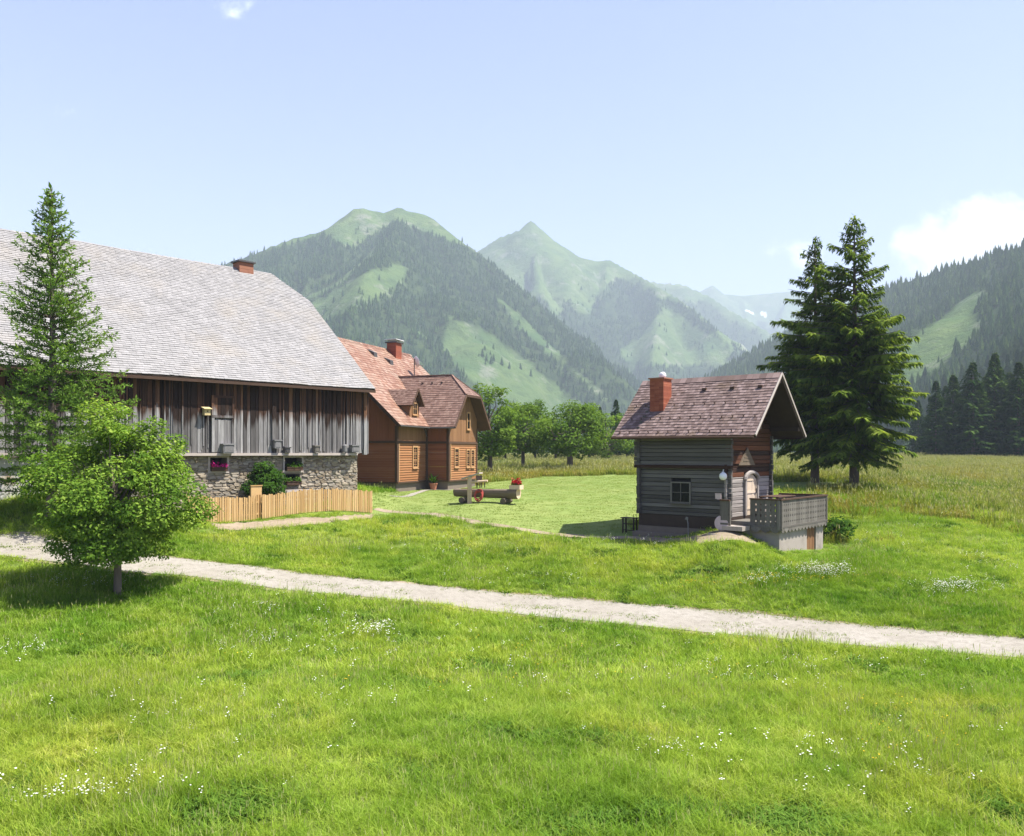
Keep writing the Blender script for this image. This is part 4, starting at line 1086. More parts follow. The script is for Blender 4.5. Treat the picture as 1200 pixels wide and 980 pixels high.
# chimney
mb = MB(); ccx, ccy, cb = -3.82, .98, .36
for k in range(20):
    o_ = (k % 2) * .06
    z = 7.05 + k * .09
    if z > 8.8: break
    for s in range(3):
        a = ccx - cb + s * .24; mb.bx(a + .003, a + .237, ccy - cb, ccy + cb, z, z + .082)
mb.bx(ccx - cb + .008, ccx + cb - .008, ccy - cb + .008, ccy + cb - .008, 7.0, 8.82, 1)
mb.bx(ccx - cb - .06, ccx + cb + .06, ccy - cb - .06, ccy + cb + .06, 8.84, 8.90, 1)
chm = mb.build('chimney', [M['brick'], M['brick_dull']], cf_)
mb = MB(); mb.lathe((ccx + .1, ccy, 8.9), [(.14, 0), (.17, .1), (.15, .2), (.08, .27), (.02, .28)], 12); mb.build('chimney_cowl', M['light_metal'], chm)
# log walls
zf = 2.72
wx_0, wz1 = CF.on_y(788, 566, 0); wx_1, wz0 = CF.on_y(808.5, 588.5, 0)
dy0_, dz1 = CF.on_x(873, 555, 0); dy1_, _ = CF.on_x(885.5, 600, 0); dz0 = zf + .02
mb = MB()
mb.bx(-HUTL + .1, -.1, .1, HUTW - .1, zf - .2, 6.3, 3)
zj = 4.86
def skip_win(z0, z1, segs):
    out = []
    for a, b in segs:
        if z1 > wz0 - .03 and z0 < wz1 + .03: out += [(a, HUTL + wx_0 - .05), (HUTL + wx_1 + .05, b)]
        else: out.append((a, b))
    return out
def skip_door(z0, z1, segs):
    out = []
    for a, b in segs:
        if z1 > dz0 and z0 < dz1 + .03: out += [(a, dy0_ - .1), (dy1_ + .1, b)]
        else: out.append((a, b))
    return out
logs(mb, (-HUTL, .1, 0), X_, Z_, -Y_, HUTL, zf, zj, .185, .1, (.16, .16), 0, skip=skip_win)
logs(mb, (-HUTL - .08, .1, 0), X_, Z_, -Y_, HUTL + .12, zj + .06, 6.28, .185, .19, (.16, .16), 0)
mb.bar((-HUTL - .2, -.05, zj), (.2, -.05, zj), .2, .13, 1)
logs(mb, (-.1, 0, 0), Y_, Z_, X_, HUTW, zf, 4.42, .185, .1, (.16, .16), 2, skip=skip_door)
logs(mb, (-.1, 0, 0), Y_, Z_, X_, HUTW, 4.42, zj + .12, .22, .1, (.16, .16), 1, skip=skip_door)
hx = lambda z: (max(0, (z - 6.2) / cs - .5 + .15), HUTW - max(0, (z - 6.2) / cs - .5 + .15))
logs(mb, (-.1, 0, 0), Y_, Z_, X_, HUTW, zj + .12, 8.45, .2, .16, (.05, .05), 1, xs=hx)
logs(mb, (-HUTL + .1, HUTW, 0), -Y_, Z_, -X_, HUTW, zf, 8.4, .24, .14, (.16, .16), 0, xs=hx)
logs(mb, (0, HUTW - .1, 0), -X_, Z_, Y_, HUTL, zf, 6.25, .24, .12, (.16, .16), 0)
mb.build('log_wall', [M['log_grey'], M['log_brown'], M['log_pale'], M['dark']], hut)
mb = MB(); mb.bx(-HUTL - .02, .02, -.02, HUTW + .02, zf - .52, zf - .003, 1); mb.bx(-HUTL - .22, .1, -.24, HUTW + .1, 1.0, zf - .8); mb.bx(-HUTL - .04, .04, -.04, HUTW + .04, 1.0, zf - .53); mb.build('plinth', [M['plinth'], M['soffit_dark']], hut)
window(hut, (0, -.0, 0), X_, Z_, -Y_, wx_0, wx_1, wz0, wz1, (M['rail_grey'], M['glass']), (1, 1), .06, .07)
# door with arched head
dc = (dy0_ + dy1_) / 2; dw = (dy1_ - dy0_) / 2
mb = MB(); boards(mb, (.0, dc - dw, 0), Y_, Z_, X_, 2 * dw, dz0, dz1 - .28, .17, .02)
n = 8
arc = [(.02, dc - dw + 2 * dw * k / n, dz1 - .28 + .26 * math.sin(PI * k / n)) for k in range(n + 1)]
mb.mesh(arc + [(.0, a[1], a[2]) for a in arc], [tuple(range(n + 1)), tuple(range(2 * n + 1, n, -1))])
for zz in (dz0 + .25, dz0 + .95, dz0 + 1.5): mb.bx(.028, .05, dc - dw + .05, dc + dw - .05, zz, zz + .09)
for yy in (dc - dw + .06, dc + dw - .06): mb.bx(.03, .052, yy - .04, yy + .04, dz0 + .05, dz1 - .35)
door = mb.build('door', M['door_wood'], hut)
mb = MB(); mb.bx(.053, .09, dc + dw - .09, dc + dw - .05, dz0 + .95, dz0 + 1.15); mb.tube([(.08, dc + dw - .07, dz0 + 1.05), (.11, dc + dw - .16, dz0 + 1.05)], .015, 6); mb.build('handle', M['dark_metal'], door)
mb = MB()
for s in (-1, 1): mb.bx(-.01, .1, dc + s * (dw + .07) - .07, dc + s * (dw + .07) + .07, dz0, dz1 - .25)
pts = [(.07, dc - (dw + .12) * math.cos(PI * k / 10), dz1 - .27 + .32 * math.sin(PI * k / 10)) for k in range(11)]
mb.tube(pts, .09, 6); mb.build('door_frame', M['log_pale'], door)
# triangular panel on the gable
y0, z1 = CF.on_x(874.5, 524.5, .1); ya, z0 = CF.on_x(866.5, 545.5, .1); yb, _ = CF.on_x(884.5, 545.5, .1)
mb = MB(); tri = [(.12, ya, z0), (.12, yb, z0), (.12, (ya + yb) / 2, z1)]
mb.mesh(tri + [(.065, p[1], p[2]) for p in tri], [(0, 1, 2), (5, 4, 3), (0, 3, 4, 1), (1, 4, 5, 2), (2, 5, 3, 0)])
ym = (ya + yb) / 2
for k in range(3):
    z = z0 + (z1 - z0) * (.22 + .2 * k); hw = (yb - ya) / 2 * (1 - (.22 + .2 * k)) * .7; mb.bx(.121, .135, ym - hw, ym + hw, z, z + .045)
mb.build('gable_panel', M['trough_wood'], hut)
# veranda on its masonry base
vx, vy1 = 2.3, 5.05; vz = 2.62
ver = MB(); ver.bx(1.14, 2.0, .0 + .12, 4.6, vz - .14, vz); ver.bx(.12, 1.13, .0, 4.6, vz - .14, vz - .003); ver.bx(2.0, vx - .05, .12, vy1 - .1, vz - .14, vz - .004)
fl_ = ver.build('veranda_floor', M['rail_grey'], hut)
mb = MB(); dyA = CF.on_x(945.5, 640, vx - .12)[0]; dyB = CF.on_x(956, 640, vx - .12)[0]
x_o = vx - .12
mb.bx(.2, x_o, .16, .36, .3, vz - .15); mb.bx(x_o - .2, x_o, .36, dyA, .3, vz - .15); mb.bx(x_o - .2, x_o, dyB, 4.75, .3, vz - .15); mb.bx(.2, x_o, 4.75, 4.95, .3, vz - .15); mb.bx(x_o - .2, x_o, dyA, dyB, vz - .4, vz - .15)
vb = mb.build('veranda_base', M['concrete'], hut)
mb = MB(); boards(mb, (x_o - .1, dyA + .01, 0), Y_, Z_, X_, dyB - dyA - .02, .9, vz - .42, .14, .03); mb.build('cellar_door', M['house_vboard'], vb)
def railing(a, b, z0, z1, N, name='railing', scal=True):
    """carved board balustrade with rows of small holes and a scalloped lower edge"""
    a = np.array([*a, 0.]); b = np.array([*b, 0.]); U = norm(b - a); L = np.linalg.norm(b - a); N = np.asarray(N, float)
    mb = MB(); n = max(1, int(L / .19)); w = L / n
    H = z1 - z0
    rows_ = [(.27, .035), (.46, .05), (.64, .05), (.82, .035)]
    for k in range(n):
        s0 = k * w + .004; s1 = (k + 1) * w - .004; r = random.random()
        if scal: rws = rows_
        else: rws = rows_[1:3]
        zs = z0 + .10; zp = zs
        def piece(u0, u1, za, zb_):
            if zb_ - za > .005 and u1 - u0 > .003: mb.box(a + U * (u0 + u1) / 2 + Z_ * (za + zb_) / 2, (u1 - u0, .03, zb_ - za), (U, N, Z_), 0, r)
        for (q, hh) in rws:
            zc = z0 + H * q
            piece(s0, s1, zp, zc - hh / 1); 
            piece(s0 + .028, s1 - .028, zc - hh, zc + hh)
            zp = zc + hh
        piece(s0, s1, zp, z1 - .03)
    o = mb.build(name, M['rail_grey'], hut)
    mb = MB(); mb.box((a + b) / 2 + Z_ * (z1 + .0), (L + .1, .13, .06), (U, N, Z_)); mb.build('handrail', M['soffit'], o)
    mb = MB(); mb.box((a + b) / 2 + Z_ * (z0 + H * .55) - N * .035, (L, .04, .07), (U, N, Z_)); mb.build('rail_beam', M['rail_grey'], o)
    mb = MB(); mb.box((a + b) / 2 + Z_ * (z0 + .13) + N * .025, (L, .03, .08), (U, N, Z_)); mb.build('rail_beam', M['rail_grey'], o)
    if scal:
        mb = MB(); m_ = max(1, int(L / .34)); ww_ = L / m_
        for k in range(m_):
            c0 = k * ww_; pts = [a + U * c0 + Z_ * (z0 + .12), a + U * (c0 + ww_) + Z_ * (z0 + .12)] + [a + U * (c0 + ww_ * (1 - j / 8)) + Z_ * (z0 - .12 * math.sin(PI * j / 8)) for j in range(9)]
            mb.mesh([p + N * .03 for p in pts] + [p for p in pts], [tuple(range(11)), tuple(range(21, 10, -1))] + [(j, j + 11, (j + 1) % 11 + 11, (j + 1) % 11) for j in range(11)])
        mb.build('scalloped_trim', M['rail_grey'], o)
    for p in (a, b):
        mb = MB(); mb.box(p + Z_ * (z0 + z1) / 2 - N * .06, (.1, .1, H - .04), (U, N, Z_)); mb.build('post', M['rail_grey'], o)
    return o
railing((1.04, 0.0), (vx, 0.0), vz - .30, 3.57, -Y_)
railing((vx, 0.0), (vx, vy1), vz - .30, 3.57, X_)
railing((vx, vy1), (.15, vy1), vz - .30, 3.57, Y_)
railing((-.02, -.62), (.34, -.62), vz - .22, 3.5, -Y_, scal=False)
mb = MB(); mb.bx(.1, 1.0, -.75, -.05, vz - .35, vz - .17); mb.bx(-.4, .6, -1.15, -.78, vz - .75, vz - .5); mb.build('doorstep', M['concrete'], hut)
CM = lambda x, y, z: CF.w(x, y, z)
# things at the hut
gl = thing('wall_lamp', 'round white globe lamp on the dark corner of the log hut', 'lamp', CM(-.12, -.2, 4.62), HUT_A)
mb = MB(); mb.lathe((0, 0, -.3), [(.02, 0), (.1, .02), (.15, .09), (.165, .165), (.15, .24), (.1, .3), (.05, .325)], 16); mb.build('globe', M['globe'], gl, smooth=True)
mb = MB(); mb.tube([(0, .14, .12), (0, .02, .14), (0, 0, .02)], .02, 6); mb.lathe((0, 0, .0), [(.06, 0), (.05, .05), (.02, .06)], 10); mb.build('bracket', M['light_metal'], gl)
ds = thing('round_stone', 'round pale pinkish disc leaning on the small railing by hut corner', 'stone disc', CM(.02, -.5, vz - .40), HUT_A)
mb = MB(); mb.lathe((0, -.06, .32), [(.02, 0), (.28, 0), (.32, .02), (.32, .07), (.28, .09), (.05, .09)], 24, (X_, norm((0, .12, 1)), norm((0, -1, .12)))); mb.build('disc', M['pinkish'], ds, smooth=False)
sg = thing('square_plate', 'small square pinkish plate standing atop the small railing by hut corner', 'plate', CM(-.12, -.62, 3.53), HUT_A)
mb = MB(); mb.bx(-.14, .12, -.015, .015, .02, .24); mb.bx(-.15, .13, -.02, .02, .24, .255); mb.bx(-.06, .04, -.03, .03, .0, .02); mb.build('plate', M['pinkish'], sg)
tb = thing('veranda_table', 'dark plank table on the grey veranda of the log hut', 'table', CM(1.0, 2.7, vz), HUT_A)
mb = MB(); [mb.bx(-.42 + .15 * k, -.28 + .15 * k, -.95, .95, .93, .97) for k in range(6)]; mb.build('tabletop', M['soffit'], tb)
for sx2 in (-1, 1):
    for sy2 in (-1, 1): mb = MB(); mb.bx(sx2 * .36 - .04, sx2 * .36 + .04, sy2 * .82 - .04, sy2 * .82 + .04, 0, .927); mb.build('leg', M['soffit'], tb)
p = P(738, 618, 39.4); zg = gz(p[0], p[1])
st = thing('garden_stool', 'tall narrow dark wooden stand left of the log hut', 'stand', (p[0], p[1], zg), HUT_A)
mb = MB(); mb.bx(-.4, .4, -.18, .18, .72, .765); mb.build('top_board', M['soffit_dark'], st)
for sx2 in (-1, 1):
    for sy2 in (-1, 1): mb = MB(); mb.bx(sx2 * .29 - .028, sx2 * .29 + .028, sy2 * .13 - .028, sy2 * .13 + .028, -.06, .717); mb.build('leg', M['soffit_dark'], st)
for z in (.16, .45): mb = MB(); mb.bx(-.262, .262, -.145, -.115, z, z + .045); mb.build('crossbar', M['soffit_dark'], st)
# garden tap stake
p = CM(-1.45, -.75, 0); zg = gz(p[0], p[1])
sk = thing('garden_stake', 'thin grey stake with bent top in grass before the log hut', 'stake', (p[0], p[1], zg), HUT_A)
mb = MB(); mb.tube([(0, 0, -.2), (-.02, 0, .6), (-.06, 0, .75)], .022, 6); mb.build('stem', M['grey_tin'], sk); mb = MB(); mb.box((-.07, 0, .8), (.1, .05, .11)); mb.tube([(-.1, 0, .8), (-.16, 0, .76)], .015, 6); mb.build('knob', M['grey_tin'], sk)

# ================================================================== LOG TROUGH (fountain)
a = G(538, 590); b = G(603, 592); d = b[:2] - a[:2]; TL = np.linalg.norm(d); TA = math.atan2(d[1], d[0]); tz = gz(*((a[:2] + b[:2]) / 2))
tr = thing('log_trough', 'hollowed log water trough on the lawn lying on two cross logs', 'trough', (*((a[:2] + b[:2]) / 2), tz), TA)
mb = MB(); Lh = TL / 2 + .25; n = 14; zc = .58; r0, r1 = .30, .34
ring = [(math.cos(2 * PI * k / n), math.sin(2 * PI * k / n)) for k in range(n)]
prof = [(-Lh, .27), (-Lh + .1, .29), (0, .31), (Lh - .1, .35), (Lh, .33)]
V = []
for (x, r) in prof: V += [(x, r * c, zc + r * s if s < .6 else zc + r * .6) for c, s in ring]
fs = [(i * n + k, i * n + (k + 1) % n, (i + 1) * n + (k + 1) % n, (i + 1) * n + k) for i in range(len(prof) - 1) for k in range(n)]
mb.mesh(V, fs, 0); mb.mesh(V[:n], [tuple(range(n - 1, -1, -1))], 1); mb.mesh(V[-n:], [tuple(range(n))], 1)
mb.build('log_body', [M['trough_wood'], M['cut_wood']], tr)
for x in (-Lh + .65, Lh - .75):
    mb = MB(); mb.tube([(x, -.5, .13), (x, .5, .13)], [.17, .15], 9); mb.build('cross_log', M['bark'], tr)
mb = MB(); mb.bx(-Lh + .45, Lh - .35, -.19, .19, .766, .772); mb.build('water', M['glass'], tr)
pz = -Lh + 1.15
px_ = a[:2] + d / TL * (TL / 2 + pz) + np.array([math.sin(TA), -math.cos(TA)]) * .42
ps = thing('spring_post', 'wooden spring post with slanted top board beside the log trough', 'post', (px_[0], px_[1], gz(*px_)), TA)
mb = MB(); mb.tube([(0, 0, -.2), (0, 0, .8), (.01, 0, 1.5)], [.13, .125, .12], 10); mb.build('post_log', M['cut_wood'], ps)
mb = MB(); mb.bx(.06, .2, -.16, -.12, .0, 1.05); mb.bx(.09, .16, -.18, -.16, .3, .36); mb.bx(.09, .16, -.18, -.16, .7, .76); mb.build('front_board', M['cut_wood'], ps)
mb = MB(); mb.slab([(-.42, -.22, 1.44), (.72, -.22, 1.77), (.72, .22, 1.77), (-.42, .22, 1.44)], .06); mb.build('top_board', M['pale_board'], ps)
mb = MB(); mb.tube([(.08, 0, 1.22), (1.1, .08, 1.3)], [.07, .06], 8); mb.build('spout', M['cut_wood'], ps)
rp = thing('garden_hose', 'coiled dark red hose hanging on the side of the log trough', 'hose', (*(px_ + d / TL * .62 + np.array([math.sin(TA), -math.cos(TA)]) * .02), gz(*px_)), TA)
ax3 = (X_, norm((0, .25, 1)), norm((0, -1, .25)))
mb = MB(); cw = np.array([0, -.02, .48])
hp = []
for t_ in np.linspace(0, 2 * PI * 5, 90):
    rr = .27 + .05 * math.sin(t_ * 1.37) + .03 * math.sin(t_ * .61); hp.append(cw + ax3[0] * math.cos(t_) * rr * .85 + ax3[1] * math.sin(t_) * rr * 1.05 + ax3[2] * (.012 * t_ / PI - .03))
mb.tube(hp, .028, 6); mb.build('coil', M['red_rope'], rp)
mb = MB(); mb.bar(cw + ax3[1] * .24 + ax3[2] * -.12, cw + ax3[1] * .24 + ax3[2] * .16, .04, .04); mb.build('hook', M['dark_metal'], rp)
pe = a[:2] + d / TL * (TL / 2 + Lh - .14)
fp = thing('flower_planter', 'pale wooden planter with deep red flowers on the trough end', 'planter', (pe[0], pe[1], tz + .782), TA)
mb = MB(); mb.bx(-.3, .3, -.24, .24, .0, .05); mb.bx(-.32, -.28, -.26, .26, .0, .24); mb.bx(.28, .32, -.26, .26, .0, .24); mb.bx(-.28, .28, -.26, -.22, .0, .24); mb.bx(-.28, .28, .22, .26, .0, .24); mb.build('planter_box', M['cut_wood'], fp)
V, rr = blossoms(260, .05, -.28, .28, 0, .27, .13, 77, .055); quad_mesh('blossoms', V, rr, M['redflower'], fp)
V, rr = blossoms(140, .05, -.28, .28, 0, .22, .06, 78, .06); quad_mesh('leaves', V, rr, M['leaf_shrub'], fp)
# small stand at the far corner of the farmhouse
p = P(563.5, 566, 64.5); zg = gz(p[0], p[1])
sk = thing('garden_chair', 'small dark garden chair at the far corner of the timber farmhouse', 'chair', (p[0], p[1], zg), .6)
mb = MB(); mb.bx(-.25, .25, -.25, .25, .43, .47); mb.build('seat', M['soffit_dark'], sk); mb = MB(); mb.bx(-.25, .25, .21, .25, .47, .95); mb.build('backrest', M['soffit_dark'], sk)
for sx2 in (-1, 1):
    for sy2 in (-1, 1): mb = MB(); mb.bx(sx2 * .21 - .03, sx2 * .21 + .03, sy2 * .21 - .03, sy2 * .21 + .03, -.05, .427); mb.build('leg', M['soffit_dark'], sk)

# ------------------------------------------------------------------ trees
def leaf_quads(c, nrm_, size, q, droop=.0, asp=.55):
    """leaf shaped quads at points c with rough normals nrm_"""
    n = len(c)
    nn = nrm_ + q.normal(0, .45, (n, 3)); nn /= np.linalg.norm(nn, axis=1)[:, None]
    a = np.cross(nn, q.normal(size=(n, 3))); a /= np.linalg.norm(a, axis=1)[:, None] + 1e-9
    a[:, 2] -= droop; a /= np.linalg.norm(a, axis=1)[:, None] + 1e-9
    b = np.cross(nn, a); s = size * q.uniform(.65, 1.25, n)[:, None]
    fold = nn * s * .12
    return np.stack([c - a * s, c - b * s * asp + fold, c + a * s, c + b * s * asp + fold], 1)

def limb_path(p0, p1, q, sag=.08, n=5):
    p0 = np.asarray(p0, float); p1 = np.asarray(p1, float); L = np.linalg.norm(p1 - p0)
    pts = []
    for k in range(n + 1):
        t = k / n; p = p0 + (p1 - p0) * t; p = p + np.array([0, 0, 1]) * math.sin(PI * t) * -sag * L
        if 0 < k < n: p = p + q.normal(0, .035 * L, 3)
        pts.append(p)
    return pts

def broadleaf(H, W, trunk, seed, leaf=.11, lobes=46, per=420, bark='bark', leafm='leaf_near', tr=.11, bot=.2, shape=1.0, lobe_r=.2, thin=.0):
    """returns (trunk MB, crown quads, crown randoms) for a broad-leaved tree"""
    q = np.random.default_rng(seed); mb = MB()
    top = np.array([q.normal(0, .03 * H), q.normal(0, .03 * H), H * .8])
    tp = [np.array([0, 0, -.3]), np.array([0, 0, 0]), np.array([q.normal(0, .02), q.normal(0, .02), trunk]), np.array([*(top[:2] * .6), H * .55]), top]
    mb.tube(tp, [tr * 1.5, tr * 1.15, tr * .95, tr * .55, tr * .12], 9)
    cz = trunk * .85; Hc = H - cz; cen = []
    ph = q.uniform(0, 6.28, 4)
    k = 0
    while len(cen) < lobes:
        u = q.normal(size=3); u /= np.linalg.norm(u); rr = q.uniform(.35, 1.0) ** .5
        az = math.atan2(u[1], u[0])
        env = 1 + .14 * math.sin(2 * az + ph[0]) + .1 * math.sin(3 * az + ph[1] + 3 * u[2]) + .09 * math.sin(5 * u[2] + ph[2] + az)
        z = u[2]
        zz = cz + Hc * (.44 + .50 * z * rr * (1.0 if z > 0 else .86))
        rad = W / 2 * env * rr * math.sqrt(max(0, 1 - z * z)) * (1 - .18 * max(0, z))
        c = np.array([rad * math.cos(az), rad * math.sin(az), zz])
        if all(np.linalg.norm(c - d) > lobe_r * W * .42 for d in cen) or k > 4000: cen.append(c)
        k += 1
    cen = np.array(cen)
    # limbs
    nl = max(6, lobes // 4)
    for c in cen[q.permutation(len(cen))[:min(len(cen), nl * 2)]]:
        t = np.clip((c[2] - trunk * .8) / H * .9, .02, .75); z0 = trunk * .9 + t * H * .55
        b = tp[2] + (tp[4] - tp[2]) * np.clip((z0 - trunk) / (H * .8 - trunk), 0, .9); 
        L = np.linalg.norm(c - b)
        mb.tube(limb_path(b, c, q, .05), np.linspace(tr * .42, tr * .05, 6) * min(1.2, .5 + L / W), 6)
    V, rn = [], []
    for c in cen:
        r = lobe_r * W * q.uniform(.55, 1.05); n = int(per * (r / (lobe_r * W)) ** 2 * q.uniform(.7, 1.1))
        # flattened layers of sprays
        u = q.normal(size=(n, 3)); u /= np.linalg.norm(u, axis=1)[:, None]
        rad = r * q.uniform(.25, 1, (n, 1)) ** .5
        p = c + u * rad * np.array([1.05, 1.05, .72]); 
        p[:, 2] -= .12 * np.hypot(p[:, 0] - c[0], p[:, 1] - c[1])
        p += q.normal(0, .05 * r, (n, 3))
        out = (p - np.array([0, 0, cz + Hc * .35])); out /= np.linalg.norm(out, axis=1)[:, None]
        nr = u * .4 + out * .45 + np.array([0, 0, .75])
        V.append(leaf_quads(p, nr, leaf, q, .25)); base = q.uniform(.1, .6)
        rn.append(np.clip(base + q.normal(0, .2, n), 0, 1))
    # stray leaves beyond the outline
    return mb, np.concatenate(V), np.concatenate(rn), M[bark], M[leafm]

def conifer(H, Rm, clear, seed, whorl=.42, nb=6, frond=.26, droop=.35, tipup=.3, bark='bark', leafm='leaf_spruce', tr=.26, dens=1.0, hang=.5, expo=.85, flat=.0, gap=.12, w_=.34, nseg=7, prof=None, airy=0.0):
    q = np.random.default_rng(seed); mb = MB()
    mb.tube([(0, 0, -.4), (0, 0, 0), (.02 * H * q.normal() * .3, 0, H * .5), (0, 0, H)], [tr * 1.35, tr * 1.05, tr * .6, .015], 9)
    V, rn = [], []; z = clear
    asym = q.uniform(0, 6.28)
    while z < H - .12:
        t = (z - clear) / (H - clear)
        env = Rm * ((1 - t) ** expo) * (1 - .35 * max(0, .16 - t) / .16) + .12
        if prof is not None: env = Rm * float(np.interp(t, [p[0] for p in prof], [p[1] for p in prof]))
        k0 = q.uniform(0, 6.28); n_ = max(3, int(nb * (1 - .35 * t) * (1 - airy * .55 * max(0, min(1, (t - .45) / .2)))))
        for j in range(n_):
            if q.uniform() < gap: continue
            az = k0 + 2 * PI * j / n_ + q.normal(0, .25); L = env * q.uniform(.45, 1.2) * (1 + .1 * math.cos(az - asym))
            d = np.array([math.cos(az), math.sin(az), 0]); sdir = np.array([-d[1], d[0], 0])
            up0 = (.55 * t - .05); m_ = max(2, int(nseg * L / Rm) + 2)
            s = np.linspace(0, 1, m_ + 1)
            zz = z + L * (up0 * s - droop * (1 - t * .7) * s * s + tipup * .6 * np.maximum(0, s - .6) ** 2 / .16 * .4)
            pts = np.stack([d[0] * L * s, d[1] * L * s, zz], -1)
            if L > .5: mb.tube(list(pts[::max(1, m_ // 3)]), np.linspace(tr * .13, tr * .03, len(pts[::max(1, m_ // 3)])), 4, cap=False)
            # fronds to both sides and hanging
            nf = max(3, int(L / (.19 / dens)))
            br = np.clip(q.uniform(.05, .5), 0, 1)
            for f in range(nf):
                ss = (f + q.uniform(0, 1)) / nf
                if airy and q.uniform() < .22: continue
                if ss < .12 + .15 * (1 - t): continue
                p = np.array([np.interp(ss, s, pts[:, i]) for i in range(3)])
                wl = w_ * L * (1 - .72 * ss) * q.uniform(.6, 1.1) + frond * .5
                for sg in (-1, 1):
                    dirv = d * q.uniform(.45, .9) + sdir * sg * q.uniform(.6, 1.0) + np.array([0, 0, -hang * q.uniform(.2, 1.0) + .12])
                    dirv = dirv / np.linalg.norm(dirv)
                    e = p + dirv * wl; e[2] -= hang * .25 * wl
                    mid = (p + e) / 2 + np.array([0, 0, .06 * wl])
                    side = np.cross(dirv, [0, 0, 1]); side /= np.linalg.norm(side) + 1e-9
                    wd = frond * .42 * q.uniform(.7, 1.2)
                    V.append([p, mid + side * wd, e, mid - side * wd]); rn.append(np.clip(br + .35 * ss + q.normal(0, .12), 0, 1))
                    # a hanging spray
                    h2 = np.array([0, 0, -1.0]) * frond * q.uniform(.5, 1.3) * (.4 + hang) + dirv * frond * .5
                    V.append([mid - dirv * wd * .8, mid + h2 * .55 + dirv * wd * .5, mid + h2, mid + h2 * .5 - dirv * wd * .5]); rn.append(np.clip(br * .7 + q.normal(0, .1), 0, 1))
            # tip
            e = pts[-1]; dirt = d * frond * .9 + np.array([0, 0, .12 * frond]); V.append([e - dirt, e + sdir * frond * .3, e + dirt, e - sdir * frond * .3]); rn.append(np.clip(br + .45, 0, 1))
        z += whorl * (1 - .45 * t) * q.uniform(.75, 1.25)
    for k in range(14):
        a = q.uniform(0, 6.28); b = np.array([0, 0, H - q.uniform(0, .8)]); e = b + np.array([math.cos(a) * .22, math.sin(a) * .22, .22]); s_ = np.array([-math.sin(a), math.cos(a), 0]) * .05
        V.append([b, (b + e) / 2 + s_, e, (b + e) / 2 - s_]); rn.append(.5)
    return mb, np.array(V), np.array(rn), M[bark], M[leafm]

def needle_tree(H, Rm, clear, seed, leafm='leaf_larch', tr=.2, whorl=.36, nb=6, step=.11, nl=.17):
    """airy larch: arching branches, each carrying many feathery needle bunches along small side twigs"""
    q = np.random.default_rng(seed); mb = MB()
    mb.tube([(0, 0, -.4), (0, 0, 0), (.05, .03, H * .5), (0, 0, H)], [tr * 1.3, tr, tr * .6, .012], 9)
    V, rn = [], []; z = clear
    def bunch(p, d, size, base):
        for _ in range(3):
            n = q.normal(size=3) * .55 + d; n /= np.linalg.norm(n)
            s = np.cross(n, q.normal(size=3)); s /= np.linalg.norm(s) + 1e-9
            l = size * q.uniform(.6, 1.25)
            V.append([p, p + n * l * .5 + s * l * .16, p + n * l, p + n * l * .5 - s * l * .16]); rn.append(np.clip(base + q.normal(0, .16), 0, 1))
    while z < H - .15:
        t = (z - clear) / (H - clear)
        env = Rm * (1 - t) ** .92 * (1 - .3 * max(0, .2 - t) / .2) + .1
        n_ = max(3, int(nb * (1 - .3 * t))); k0 = q.uniform(0, 6.28)
        for j in range(n_):
            if q.uniform() < .1: continue
            az = k0 + 2 * PI * j / n_ + q.normal(0, .3); L = env * q.uniform(.55, 1.15)
            d = np.array([math.cos(az), math.sin(az), 0]); sdir = np.array([-d[1], d[0], 0])
            s = np.linspace(0, 1, 8)
            zz = z + L * ((.12 + .5 * t) * s - (.42 - .25 * t) * s ** 2 + .26 * s ** 4)
            pts = np.stack([d[0] * L * s, d[1] * L * s, zz], -1) + q.normal(0, .02 * L, (8, 3)) * s[:, None]
            mb.tube(list(pts[::2]) + [pts[-1]], np.linspace(tr * .16, .008, 5), 4, cap=False)
            base = q.uniform(.1, .5)
            for ss in np.arange(.15, 1.0, step / max(L, .3)):
                p = np.array([np.interp(ss, s, pts[:, i]) for i in range(3)])
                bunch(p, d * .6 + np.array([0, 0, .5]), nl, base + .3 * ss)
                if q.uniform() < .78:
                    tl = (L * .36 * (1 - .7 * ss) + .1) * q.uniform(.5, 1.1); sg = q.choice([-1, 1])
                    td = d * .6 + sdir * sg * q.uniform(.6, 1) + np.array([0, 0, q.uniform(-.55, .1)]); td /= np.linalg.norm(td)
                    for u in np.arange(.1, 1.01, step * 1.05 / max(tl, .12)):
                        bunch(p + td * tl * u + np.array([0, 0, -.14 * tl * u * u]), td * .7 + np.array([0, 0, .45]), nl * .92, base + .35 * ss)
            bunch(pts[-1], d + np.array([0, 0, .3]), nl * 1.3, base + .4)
        z += whorl * (1 - .4 * t) * q.uniform(.75, 1.25)
    for k in range(10): bunch(np.array([0, 0, H - .9 + .09 * k]), np.array([0, 0, 1.0]), .3, .4)
    return mb, np.array(V), np.array(rn), M['bark'], M[leafm]

def plant_tree(spec, name, label, cat, loc, rz=0.0, group=None, s=1.0):
    mb, V, rn, bk, lf = spec
    t_ = thing(name, label, cat, loc, rz, group); t_.scale = (s, s, s)
    mb.build('trunk', bk, t_, smooth=True); quad_mesh('crown', V, rn, lf, t_)
    return t_
def at_px(px, Y):
    x = (px - 600) / F * Y; return (x, Y, gz(x, Y))

